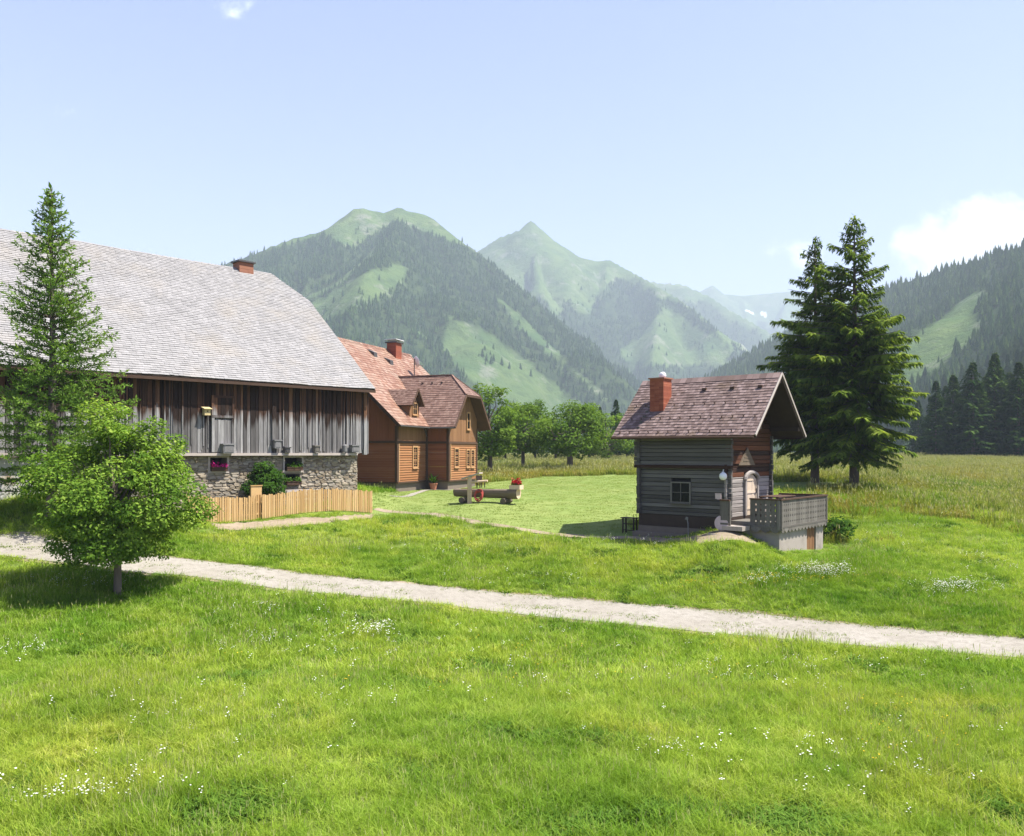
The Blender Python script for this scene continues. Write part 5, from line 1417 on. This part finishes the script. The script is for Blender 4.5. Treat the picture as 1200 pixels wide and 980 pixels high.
plant_tree(broadleaf(6.3, 4.3, 1.1, 5, .064, 125, 620, tr=.11, lobe_r=.16), 'young_tree', 'bushy round broadleaf tree standing alone on the near side of the gravel road', 'tree', at_px(138, 26.5))
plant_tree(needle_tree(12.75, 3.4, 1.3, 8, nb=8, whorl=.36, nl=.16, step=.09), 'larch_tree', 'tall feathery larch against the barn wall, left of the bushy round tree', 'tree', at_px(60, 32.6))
x0 = BF.on_y(312, 550, -.75)[0]; p = BF.w(x0, -.75, 0)
def bush(H, W, seed, leaf, lobes, per, leafm): 
    return broadleaf(H, W, .25, seed, leaf, lobes, per, 'bark', leafm, .05, .1, 1, .27)
plant_tree(bush(2.7, 1.75, 15, .075, 32, 320, 'leaf_shrub'), 'shrub', 'dense green bush growing against the stone barn wall', 'bush', (p[0], p[1], gz(p[0], p[1])))
plant_tree(bush(1.0, 1.9, 16, .09, 14, 150, 'leaf_shrub'), 'low_bush', 'low leafy bush behind the concrete base of the hut veranda', 'bush', at_px(976, 40.5))
# the two big spruces behind the hut
sp = dict(whorl=.36, nb=10, frond=.24, droop=.34, dens=2.6, hang=.8, gap=.07, w_=.36, airy=1.0)
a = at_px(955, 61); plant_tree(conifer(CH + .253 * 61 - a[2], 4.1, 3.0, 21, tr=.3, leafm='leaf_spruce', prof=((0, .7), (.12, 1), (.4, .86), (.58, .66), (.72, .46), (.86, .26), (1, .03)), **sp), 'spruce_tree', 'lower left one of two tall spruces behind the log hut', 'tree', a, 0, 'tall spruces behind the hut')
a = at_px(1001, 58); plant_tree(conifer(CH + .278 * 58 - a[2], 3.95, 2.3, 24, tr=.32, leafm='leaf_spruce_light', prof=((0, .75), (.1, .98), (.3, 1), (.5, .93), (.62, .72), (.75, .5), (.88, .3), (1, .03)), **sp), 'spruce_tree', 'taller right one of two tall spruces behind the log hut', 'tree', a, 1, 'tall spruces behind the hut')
# orchard trees beyond the lawn
ob = dict(leaf=.17, lobes=50, per=230, leafm='leaf_orch')
plant_tree(broadleaf(9.6, 6.4, 2.0, 31, tr=.24, lobe_r=.17, **ob), 'orchard_tree', 'tall loose fruit tree beside the farmhouse wing at the lawn edge', 'tree', at_px(574, 84), 0, 'fruit trees beyond the lawn')
plant_tree(broadleaf(7.6, 6.3, 2.0, 32, tr=.2, lobe_r=.17, **ob), 'orchard_tree', 'middle fruit tree of the three beyond the lawn, slim trunk', 'tree', at_px(613, 95), 1, 'fruit trees beyond the lawn')
plant_tree(broadleaf(7.7, 7.6, 1.9, 33, tr=.3, lobe_r=.16, **ob), 'orchard_tree', 'round fruit tree with short thick trunk, midway between farmhouse and log hut', 'tree', at_px(668, 90), 2, 'fruit trees beyond the lawn')
# the wood behind the orchard
bspec = [broadleaf(11, 8.5, 1.2, 41, .27, 40, 150, leafm='leaf_orch', tr=.25, lobe_r=.19), broadleaf(12, 7.6, 1.0, 42, .27, 40, 150, leafm='leaf_orch', tr=.25, lobe_r=.19)]
def conif_far(seed, H=20, R_=3.6): return conifer(H, R_, .8, seed, whorl=.8, nb=8, frond=.8, droop=.34, dens=.62, hang=.7, tr=.3, leafm='leaf_dark', gap=.08, w_=.4, prof=((0, .8), (.08, 1), (.35, .8), (.7, .42), (.9, .16), (1, .02)))
cspec = [conif_far(51, 20, 4.4), conif_far(52, 20, 5.0), conif_far(53, 20, 3.7)]
protos = {}
def place(kind, k, px, Y, top, label, group):
    key = (kind, k); loc = at_px(px, Y); s = (CH - (top - HZ) / F * Y - loc[2]) / ((11, 12)[k] if kind == 'b' else 20)
    if key not in protos:
        protos[key] = plant_tree((bspec if kind == 'b' else cspec)[k], 'leafy_tree' if kind == 'b' else 'forest_spruce', label, 'tree', loc, RNG.uniform(0, 6), group, s); return
    o = copy_tree(protos[key]); o.location = loc; o.rotation_euler = (0, 0, RNG.uniform(0, 6)); o.scale = (s * RNG.uniform(1.0, 1.25),) * 2 + (s,); o['label'] = label
GB = 'leafy trees behind the orchard'
for (k, px, Y, top, lab) in ((0, 592, 118, 470, 'leafy tree behind the tall loose fruit tree by the farmhouse'), (1, 627, 126, 466, 'leafy tree rising above the middle fruit tree of the orchard'),
     (0, 651, 120, 476, 'leafy tree half hidden on the left of the round fruit tree'), (1, 690, 128, 470, 'leafy tree half hidden on the right of the round fruit tree'),
     (0, 712, 122, 478, 'leafy tree between the round fruit tree and the hut roof'), (1, 735, 135, 480, 'leafy tree right beside the left eave of the log hut'),
     (1, 607, 150, 470, 'leafy tree farthest back between the first two fruit trees')):
    place('b', k, px, Y, top, lab, GB)
GC = 'spruces behind the orchard'
for (k, px, Y, top, lab) in ((0, 722, 150, 468, 'dark spruce tip peeking over leafy trees nearest the hut roof'), (2, 703, 165, 476, 'small dark spruce tip left of the one nearest the hut roof')):
    place('c', k, px, Y, top, lab, GC)
GR = 'dark spruces along the meadow edge'
ordn = ['first', 'second', 'third', 'fourth', 'fifth', 'sixth', 'seventh', 'eighth', 'ninth', 'tenth', 'eleventh', 'twelfth', 'thirteenth']
for i, (k, px, Y, top) in enumerate(((0, 1097, 168, 446), (2, 1117, 173, 438), (0, 1140, 166, 424), (1, 1166, 170, 413), (0, 1194, 164, 424), (1, 1220, 168, 412))):
    place('c', k, px, Y, top, '%s dark spruce from the left in the row along the right meadow edge' % ordn[i], GR)
for i, (k, px, Y, top) in enumerate(((2, 1076, 215, 468), (0, 1108, 212, 452), (2, 1154, 214, 440), (0, 1183, 212, 436))):
    place('c', k, px, Y, top, 'dark spruce in the second row behind the meadow edge, %s from the left' % ordn[i], 'second row of spruces on the right')

# ------------------------------------------------------------------ mountains and their forests
class Mass:
    def __init__(s, ridges, slope, conc, seed, amp=1.0):
        s.r = [[P(*p) for p in r] for r in ridges]; s.slope, s.conc, s.seed, s.amp = slope, conc, seed, amp
    def h(s, X, Y):
        best = np.full(X.shape, -1e3); bd = np.full(X.shape, 1e5)
        for r in s.r:
            for a, b in zip(r[:-1], r[1:]):
                dx, dy = b[0] - a[0], b[1] - a[1]
                t = np.clip(((X - a[0]) * dx + (Y - a[1]) * dy) / (dx * dx + dy * dy + 1e-9), 0, 1)
                d = np.hypot(X - a[0] - t * dx, Y - a[1] - t * dy); zc = a[2] + (b[2] - a[2]) * t
                z = zc - s.slope * d * (1 - s.conc * np.clip(d / 900, 0, 1))
                m = z > best; best = np.where(m, z, best); bd = np.where(m, d, bd)
        q = s.seed * 13.7
        a1 = np.minimum(bd * .16, 38) * s.amp; a2 = np.minimum(bd * .08, 11) * s.amp
        z = best + a1 * fbm(X / 310 + q, Y / 310 - q, 4) + a2 * fbm(X / 70 + q, Y / 70, 3)
        # gullies running down the slope
        g = 1 - np.abs(noise2(X / 150 + q + .6 * noise2(X / 200, Y / 200), Y / 260 - q)) * 2
        z -= np.minimum(bd * .10, 30) * s.amp * np.clip(g - .45, 0, 1) ** 1.5 * 1.6
        return z + 2.5 * s.amp * noise2(X / 30, Y / 30)
MA = Mass([[(-420,430,1150),(-200,400,1250),(100,352,1450),(200,330,1500),(297,297,1550),(340,280,1580),(385,268,1620),(403,253,1650),(415,245,1655),(425,242,1660),(434,246,1668),(452,248,1680),(461,245,1680),(468,242,1680),(477,247,1680),(498,251,1680),(507,256,1680),(530,275,1660),(560,295,1640),(600,335,1600),(650,378,1540),(700,430,1460),(738,484,1380)],
           [(470,250,1680),(466,263,1560),(450,288,1400),(425,330,1220),(405,385,1050),(395,440,900)], [(548,288,1650),(572,345,1480),(606,420,1300),(640,490,1120)], [(340,281,1580),(320,330,1350),(300,400,1100)]], .86, .25, 1, 1.5)
MBm = Mass([[(430,340,3000),(560,294,2800),(585,278,2750),(608,269,2720),(616,263,2720),(622,257,2720),(629,265,2720),(643,276,2720),(680,300,2720),(700,305,2720),(712,303,2720),(735,315,2680),(755,326,2600),(772,336,2500),(800,353,2400),(836,382,2250),(865,414,2150),(895,455,2050)],
           [(622,264,2720),(632,330,2400),(650,395,2100),(668,460,1800)], [(712,305,2720),(706,345,2450),(700,400,2200),(705,455,1950)], [(772,336,2500),(770,380,2250),(765,430,2000)]], .95, .2, 2, 1.6)
MC = Mass([[(640,360,3900),(700,335,3800),(735,324,3700),(775,331,3600),(800,332,3550),(830,346,3500),(860,365,3400),(895,385,3300),(940,430,3150)], [(800,334,3550),(815,380,3200),(825,430,2900)]], .9, .2, 3)
MD = Mass([[(700,370,5000),(780,356,5000),(820,341,5000),(835,333.5,5000),(846,344,5000),(870,346,5000),(925,341,5000),(980,347,5000),(1060,362,5000),(1200,360,5000)], [(870,347,5000),(876,375,4700),(880,410,4300)], [(925,342,5000),(915,380,4600)]], .95, .2, 4)
ME = Mass([[(1700,170,650),(1450,205,760),(1300,245,860),(1200,286,950),(1150,303,1020),(1100,317,1100),(1060,330,1150),(1000,356,1230),(930,385,1320),(880,414,1380),(835,441,1420),(803,466,1440),(785,512,1450)],[(1200,286,950),(1225,380,560),(1260,490,260)],[(1100,317,1100),(1115,400,760),(1140,490,420)],[(1000,356,1230),(1010,425,900),(1020,500,600)]], .60, .25, 5, .6)

def prj(p): return 600 + F * p[:, 0] / p[:, 1], HZ - F * (p[:, 2] - CH) / p[:, 1]

def woods(name, px, py, X, Y, Z):
    """1 where forest grows, 0 where it is alpine grass"""
    n1 = fbm(X / 120, Y / 120, 4); n2 = fbm(X / 330 + 4, Y / 330, 3)
    if name == 'A':
        line = np.interp(px, [100, 297, 350, 385, 405, 440, 466, 490, 520, 560, 600, 740], [300, 298, 285, 272, 292, 272, 263, 270, 284, 296, 320, 400]) + n1 * 14
        f = py > line
        band = np.abs(py - np.interp(px, [330, 372, 400, 428, 450], [352, 344, 330, 305, 280])) < 3.0 + 5 * n1
        f &= ~(band & (px > 330) & (px < 440))
        f &= ~(in_poly(px + n1 * 16, py + n1 * 12, [(345,372),(372,350),(400,336),(432,320),(462,310),(482,316),(474,334),(448,350),(420,362),(396,372),(366,386)]))
        f &= ~(in_poly(px + n1 * 20, py + n1 * 18, [(515,362),(540,370),(575,390),(612,418),(650,450),(692,482),(640,492),(600,474),(560,456),(536,430),(516,402)]))
        f &= ~((n2 + .7 * n1 > .62) & (py > 330))
        f &= ~(in_poly(px + n1 * 14, py + n1 * 14, [(585,350),(612,372),(640,400),(690,447),(712,470),(690,455),(640,412),(600,378)]))
    elif name == 'B':
        edge = np.interp(px, [560, 600, 625, 650, 668, 690, 712, 735, 760, 800, 850, 890], [322, 345, 352, 372, 352, 372, 338, 330, 332, 358, 396, 430]) + n1 * 26
        f = py > edge
        f &= ~(in_poly(px + n1 * 9, py + n1 * 10, [(762,372),(778,358),(800,372),(835,392),(862,412),(850,430),(800,428),(765,432),(742,425),(752,395)]))
        f &= ~(n2 + .8 * n1 > .55)
        f &= ~(in_poly(px, py, [(716,440),(735,434),(752,450),(742,462),(722,470)]))
    elif name == 'C':
        f = (py > np.interp(px, [740, 800, 840, 880, 920], [350, 352, 366, 386, 420]) + n1 * 16) & (n2 + n1 < .5)
    elif name == 'D':
        f = (py > 385 + n1 * 20)
    else:
        f = ~in_poly(px + n1 * 6, py + n1 * 6, [(1036,452),(1056,410),(1076,390),(1098,374),(1120,356),(1146,338),(1154,348),(1138,370),(1152,384),(1138,402),(1112,424),(1080,452)])
        f &= ~((n2 + .9 * n1 > .62) & (py > 340))
        f &= Y > 235
    return f

def mount_mat():
    m, t = new_mat('mountainside')
    geo = t.n('ShaderNodeNewGeometry').outputs['Position']
    at = t.n('ShaderNodeAttribute', attribute_name='cover'); sepc = t.n('ShaderNodeSeparateColor'); t.l(at.outputs['Color'], sepc.inputs[0])
    g = t.mix(t.ramp(t.noise(geo, .012, 6, .65), [(.35, (0, 0, 0)), (.65, (1, 1, 1))]), (.055, .10, .036), (.105, .15, .052))
    rk = t.ramp(t.noise(geo, .02, 6, .7), [(.54, (0, 0, 0)), (.66, (1, 1, 1))]); g = t.mix(t.math('MULTIPLY', rk, .6), g, (.22, .215, .18))
    sc = t.ramp(t.noise(geo, .035, 6, .72), [(.52, (0, 0, 0)), (.60, (1, 1, 1))]); g = t.mix(t.math('MULTIPLY', sc, .6), g, (.045, .075, .03))
    fl = t.mix(t.ramp(t.noise(geo, .05, 5, .7), [(.4, (0, 0, 0)), (.65, (1, 1, 1))]), (.02, .038, .016), (.045, .07, .022))
    col = t.mix(sepc.outputs[0], g, fl); col = t.mix(sepc.outputs[1], col, (.85, .87, .9))
    b = t.n('ShaderNodeBsdfDiffuse'); t.l(col, b.inputs[0])
    bp = t.n('ShaderNodeBump'); bp.inputs['Strength'].default_value = .9; bp.inputs['Distance'].default_value = 7
    t.l(t.noise(geo, .06, 6, .7), bp.inputs['Height']); t.l(bp.outputs[0], b.inputs['Normal'])
    o = t.n('ShaderNodeOutputMaterial'); t.l(b.outputs[0], o.inputs[0]); return m
M['mountain'] = mount_mat()

def low_conifer(name, seed, mat, layers=5, n=7):
    q = np.random.default_rng(seed); Q = []; rn = []
    for k in range(layers):
        z0 = .05 + .80 * k / layers; z1 = min(1.0, z0 + .40); r = .20 * (1 - (k / layers)) ** .8 + .02
        a0 = q.uniform(0, 6.28)
        for j in range(n):
            a = a0 + 2 * PI * j / n; b = a0 + 2 * PI * (j + 1) / n; m_ = (a + b) / 2
            ra = r * q.uniform(.75, 1.15); rm = r * q.uniform(.45, .7); dz = -.04 * q.uniform(.2, 1.4)
            A_ = [ra * math.cos(a), ra * math.sin(a), z0 + dz]; C_ = [rm * math.cos(m_), rm * math.sin(m_), z0 + .05]; B_ = [ra * math.cos(b), ra * math.sin(b), z0 + dz]
            T_ = [0, 0, z1]; rr = q.uniform()
            Q.append([A_, C_, T_, T_]); Q.append([C_, B_, T_, T_]); rn += [rr, rr]
    V = np.array(Q)
    me = bpy.data.meshes.new(name); me.from_pydata([tuple(p) for q_ in V for p in q_[:3]], [], [(3 * i, 3 * i + 1, 3 * i + 2) for i in range(len(V))])
    at = me.attributes.new('rnd', 'FLOAT', 'FACE'); at.data.foreach_set('value', np.array(rn, dtype=np.float32)); me.materials.append(mat)
    return bpy.data.objects.new(name, me)
lowc = [low_conifer('f_conifer%d' % i, 90 + i, M['leaf_forest'], 5 + i % 2, 6 + i % 3) for i in range(4)]
lowh = [low_conifer('h_conifer%d' % i, 70 + i, M['leaf_hill'], 5 + i % 2, 6 + i % 3) for i in range(4)]
mc = conifer(1.0 * 20, 3.3, .6, 95, whorl=1.0, nb=7, frond=1.0, droop=.34, dens=.45, hang=.7, leafm='leaf_hill', gap=.05, w_=.4)
def to_unit(spec, name): return quad_mesh(name, spec[1] / 20.0, spec[2], spec[4], 'unlinked')
midc = [to_unit(mc, 'g_conifer0'), to_unit(conifer(20, 3.7, .6, 96, whorl=1.0, nb=7, frond=1.0, droop=.3, dens=.45, hang=.7, leafm='leaf_hill', gap=.05, w_=.4), 'g_conifer1')]

def mountain(key, mass, x0, x1, y0, y1, step, sp, tree_h, zmin=3.0, name='mountain', near_y=0):
    xs = np.arange(x0, x1 + step, step); ys = np.arange(y0, y1 + step, step); X, Y = np.meshgrid(xs, ys); Z = mass.h(X, Y)
    p = np.stack([X.ravel(), Y.ravel(), Z.ravel()], -1); px, py = prj(p)
    w_ = woods(key, px, py, p[:, 0], p[:, 1], p[:, 2]).astype(float)
    idx = np.arange(X.size).reshape(X.shape)
    q = np.stack([idx[:-1, :-1], idx[:-1, 1:], idx[1:, 1:], idx[1:, :-1]], -1).reshape(-1, 4)
    q = q[(p[q, 2] > zmin - 25).any(1)]
    used = np.unique(q); mp = np.zeros(len(p), int); mp[used] = np.arange(len(used)); q = mp[q]; pv_ = p[used]
    me = bpy.data.meshes.new(name)
    me.vertices.add(len(pv_)); me.vertices.foreach_set('co', pv_.astype(np.float32).ravel())
    me.loops.add(len(q) * 4); me.loops.foreach_set('vertex_index', q.astype(np.int32).ravel())
    me.polygons.add(len(q)); me.polygons.foreach_set('loop_start', np.arange(0, len(q) * 4, 4, dtype=np.int32)); me.polygons.foreach_set('use_smooth', [True] * len(q))
    me.materials.append(M['mountain']); me.update(calc_edges=True)
    sn = np.zeros(len(p))
    if key == 'D':
        for (cx, cy_, rx, ry) in ((878, 365.5, 5, .8), (895, 368, 3, 1.7)):
            u_ = (px - cx) * .8 + (py - cy_) * -.0; v_ = (py - cy_) - .45 * (px - cx)
            sn = np.maximum(sn, ((u_ / rx) ** 2 + (v_ / ry) ** 2 < 1.0))
    ca = me.color_attributes.new('cover', 'FLOAT_COLOR', 'POINT')
    cc = np.zeros((len(used), 4), np.float32); cc[:, 0] = w_[used]; cc[:, 1] = sn[used]; cc[:, 3] = 1; ca.data.foreach_set('color', cc.ravel())
    o = bpy.data.objects.new(name, me); COL.objects.link(o); tag(o, kind='structure')
    # its trees
    n = int((x1 - x0) * (y1 - y0) / (sp * sp))
    tx = RNG.uniform(x0, x1, n); ty = RNG.uniform(y0, y1, n); tz = mass.h(tx, ty)
    e = 6.0; gx = (mass.h(tx + e, ty) - tz) / e; gy = (mass.h(tx, ty + e) - tz) / e
    pt = np.stack([tx, ty, tz], -1); px, py = prj(pt)
    face = (-gx * -tx + -gy * -ty + (CH - tz)) / np.hypot(tx, ty)
    ok = (tz > zmin) & (woods(key, px, py, tx, ty, tz) | (RNG.uniform(0, 1, n) < .012 + .5 * np.clip(fbm(tx / 60, ty / 60, 3) - .12, 0, 1)) & (py > {'A': 268, 'B': 322}.get(key, 0))) & (px > -160) & (px < 1360) & (face > -.12)
    dn = RNG.uniform(0, 1, n); ok &= dn < .8 + .9 * fbm(tx / 60, ty / 60, 3)
    pt = pt[ok]; n = len(pt)
    hs = tree_h * RNG.uniform(.4, 1.25, n) * np.clip(1.0 - .0 * pt[:, 2], .3, 1)
    fat = RNG.uniform(.85, 1.25, n)
    pt[:, 2] -= .6
    if key == 'E':
        hs *= np.where(dn[ok] < .35, .62, 1.0); lc = lowh
    else: lc = lowc
    nr = pt[:, 1] < near_y
    for nm, sel, pr in (('forest', ~nr, lc), ('near_forest', nr, midc)):
        if sel.sum() == 0: continue
        k = int(sel.sum())
        scatter(nm, pt[sel], np.stack([RNG.normal(0, .03, k), RNG.normal(0, .03, k), RNG.uniform(0, 6.28, k)], -1), np.stack([hs[sel] * fat[sel]] * 2 + [hs[sel]], -1), RNG.integers(0, len(pr), k), pr)
    print(key, 'verts', len(used), 'trees', n)
mountain('A', MA, -1450, 420, 520, 1760, 9, 5.0, 10.5)
mountain('B', MBm, -900, 1000, 1500, 2950, 12, 6.8, 12)
mountain('C', MC, 0, 1500, 2500, 4000, 20, 14, 15)
mountain('D', MD, 500, 2600, 4000, 5400, 14, 60, 20)
mountain('E', ME, 60, 1250, 190, 1650, 9, 5.0, 11.5, 3.0, 'hill', 520)

HAZE = .00023

# ------------------------------------------------------------------ light, sky, camera
SUN_EL, SUN_AZ = 61.0, 95.0              # azimuth clockwise from +Y (into the picture); 90 = from the right
sd = np.array([math.sin(R(SUN_AZ)) * math.cos(R(SUN_EL)), math.cos(R(SUN_AZ)) * math.cos(R(SUN_EL)), math.sin(R(SUN_EL))])
sl = bpy.data.lights.new('sun', 'SUN'); sl.energy = 5.0; sl.angle = R(.53); sl.color = (1.0, .955, .88)
so = bpy.data.objects.new('sun', sl); COL.objects.link(so); so.location = (40, -20, 60)
so.rotation_euler = Vector(sd).to_track_quat('Z', 'Y').to_euler()

w = bpy.data.worlds.new('World'); scn.world = w; w.use_nodes = True
t = NT(w)
sky = t.n('ShaderNodeTexSky', sky_type='NISHITA'); sky.sun_disc = False
sky.sun_elevation = R(SUN_EL); sky.sun_rotation = R(SUN_AZ)
sky.altitude = 1000; sky.air_density = 1.2; sky.dust_density = 2.2; sky.ozone_density = 2.5
gen = t.n('ShaderNodeTexCoord').outputs['Generated']
sp = t.n('ShaderNodeSeparateXYZ'); t.l(gen, sp.inputs[0])
yy = t.math('MAXIMUM', sp.outputs[1], .05)
u = t.math('DIVIDE', sp.outputs[0], yy); v = t.math('DIVIDE', sp.outputs[2], yy)
cv = t.n('ShaderNodeCombineXYZ'); t.l(u, cv.inputs[0]); t.l(v, cv.inputs[1])
def blob(cu, cv_, su, sv):
    a = t.math('DIVIDE', t.math('SUBTRACT', u, cu), su); b = t.math('DIVIDE', t.math('SUBTRACT', v, cv_), sv)
    d = t.math('ADD', t.math('MULTIPLY', a, a), t.math('MULTIPLY', b, b))
    return t.math('SUBTRACT', 1.0, d, True)
reg = t.math('MULTIPLY', blob(.575, .24, .16, .075), 1.25)
for q in ((.70, .235, .16, .06), (.46, .225, .06, .025), (.335, .235, .05, .03), (.47, .275, .04, .02)):
    reg = t.math('MAXIMUM', reg, t.math('MULTIPLY', blob(*q), .5 if q[0] < .6 else 1.0))
reg2 = t.math('MULTIPLY', blob(-.327, .525, .035, .02), .45)
reg2 = t.math('MAXIMUM', reg2, t.math('MULTIPLY', blob(-.525, .4, .03, .018), .2))
reg = t.math('MAXIMUM', reg, reg2)
cn = t.noise(cv.outputs[0], 13.0, 8, .6)
cl = t.math('ADD', t.math('MULTIPLY', reg, .9), t.math('MULTIPLY', t.math('SUBTRACT', cn, .5), 2.5))
cm = t.n('ShaderNodeMapRange', interpolation_type='SMOOTHSTEP'); cm.inputs[1].default_value = .22; cm.inputs[2].default_value = .75; t.l(cl, cm.inputs[0])
cf = t.math('MULTIPLY', cm.outputs[0], t.math('MINIMUM', t.math('MULTIPLY', reg, 4.0), 1.0))
skyc = t.mix(1.0, sky.outputs[0], (1.07, .93, 1.09), 'MULTIPLY')
cn2 = t.noise(cv.outputs[0], 9.0, 6, .6); cshade = t.mix(t.ramp(cn2, [(.35, (0, 0, 0)), (.65, (1, 1, 1))]), (6.2, 6.7, 7.6), (8.2, 8.4, 8.7)); cc = t.mix(t.math('MULTIPLY', cf, .92), skyc, cshade)
bg = t.n('ShaderNodeBackground'); bg.inputs[1].default_value = .078; t.l(cc, bg.inputs[0])
wo = t.n('ShaderNodeOutputWorld'); t.l(bg.outputs[0], wo.inputs[0])

# the valley's air: one closed box
hm, t = new_mat('valley_haze')
pv = t.n('ShaderNodeVolumePrincipled'); pv.inputs['Color'].default_value = (.75, .88, 1.0, 1); pv.inputs['Density'].default_value = HAZE
pv.inputs['Anisotropy'].default_value = 0.0
ho = t.n('ShaderNodeOutputMaterial'); t.l(pv.outputs[0], ho.inputs['Volume'])
if HAZE:
    mb = MB(); mb.bx(-6900, 6900, -60, 6600, -9, 1150)
    tag(mb.build('haze', hm), kind='stuff')

cam = bpy.data.cameras.new('camera'); co = bpy.data.objects.new('camera', cam); COL.objects.link(co)
co.location = (0, 0, CH); co.rotation_euler = (R(90), 0, 0)
cam.sensor_width = 36; cam.lens = 30.0; cam.shift_y = 40 / 1200.0; cam.clip_start = .1; cam.clip_end = 20000
scn.camera = co
vs = scn.view_settings; vs.view_transform = 'Standard'; vs.look = 'None'; vs.exposure = 1.5; vs.gamma = 1.0
scn.render.engine = 'CYCLES'
cy = scn.cycles
cy.max_bounces = 6; cy.diffuse_bounces = 3; cy.glossy_bounces = 2; cy.transmission_bounces = 3; cy.volume_bounces = 0; cy.transparent_max_bounces = 6
cy.sample_clamp_indirect = 6.0
scn.render.film_transparent = False
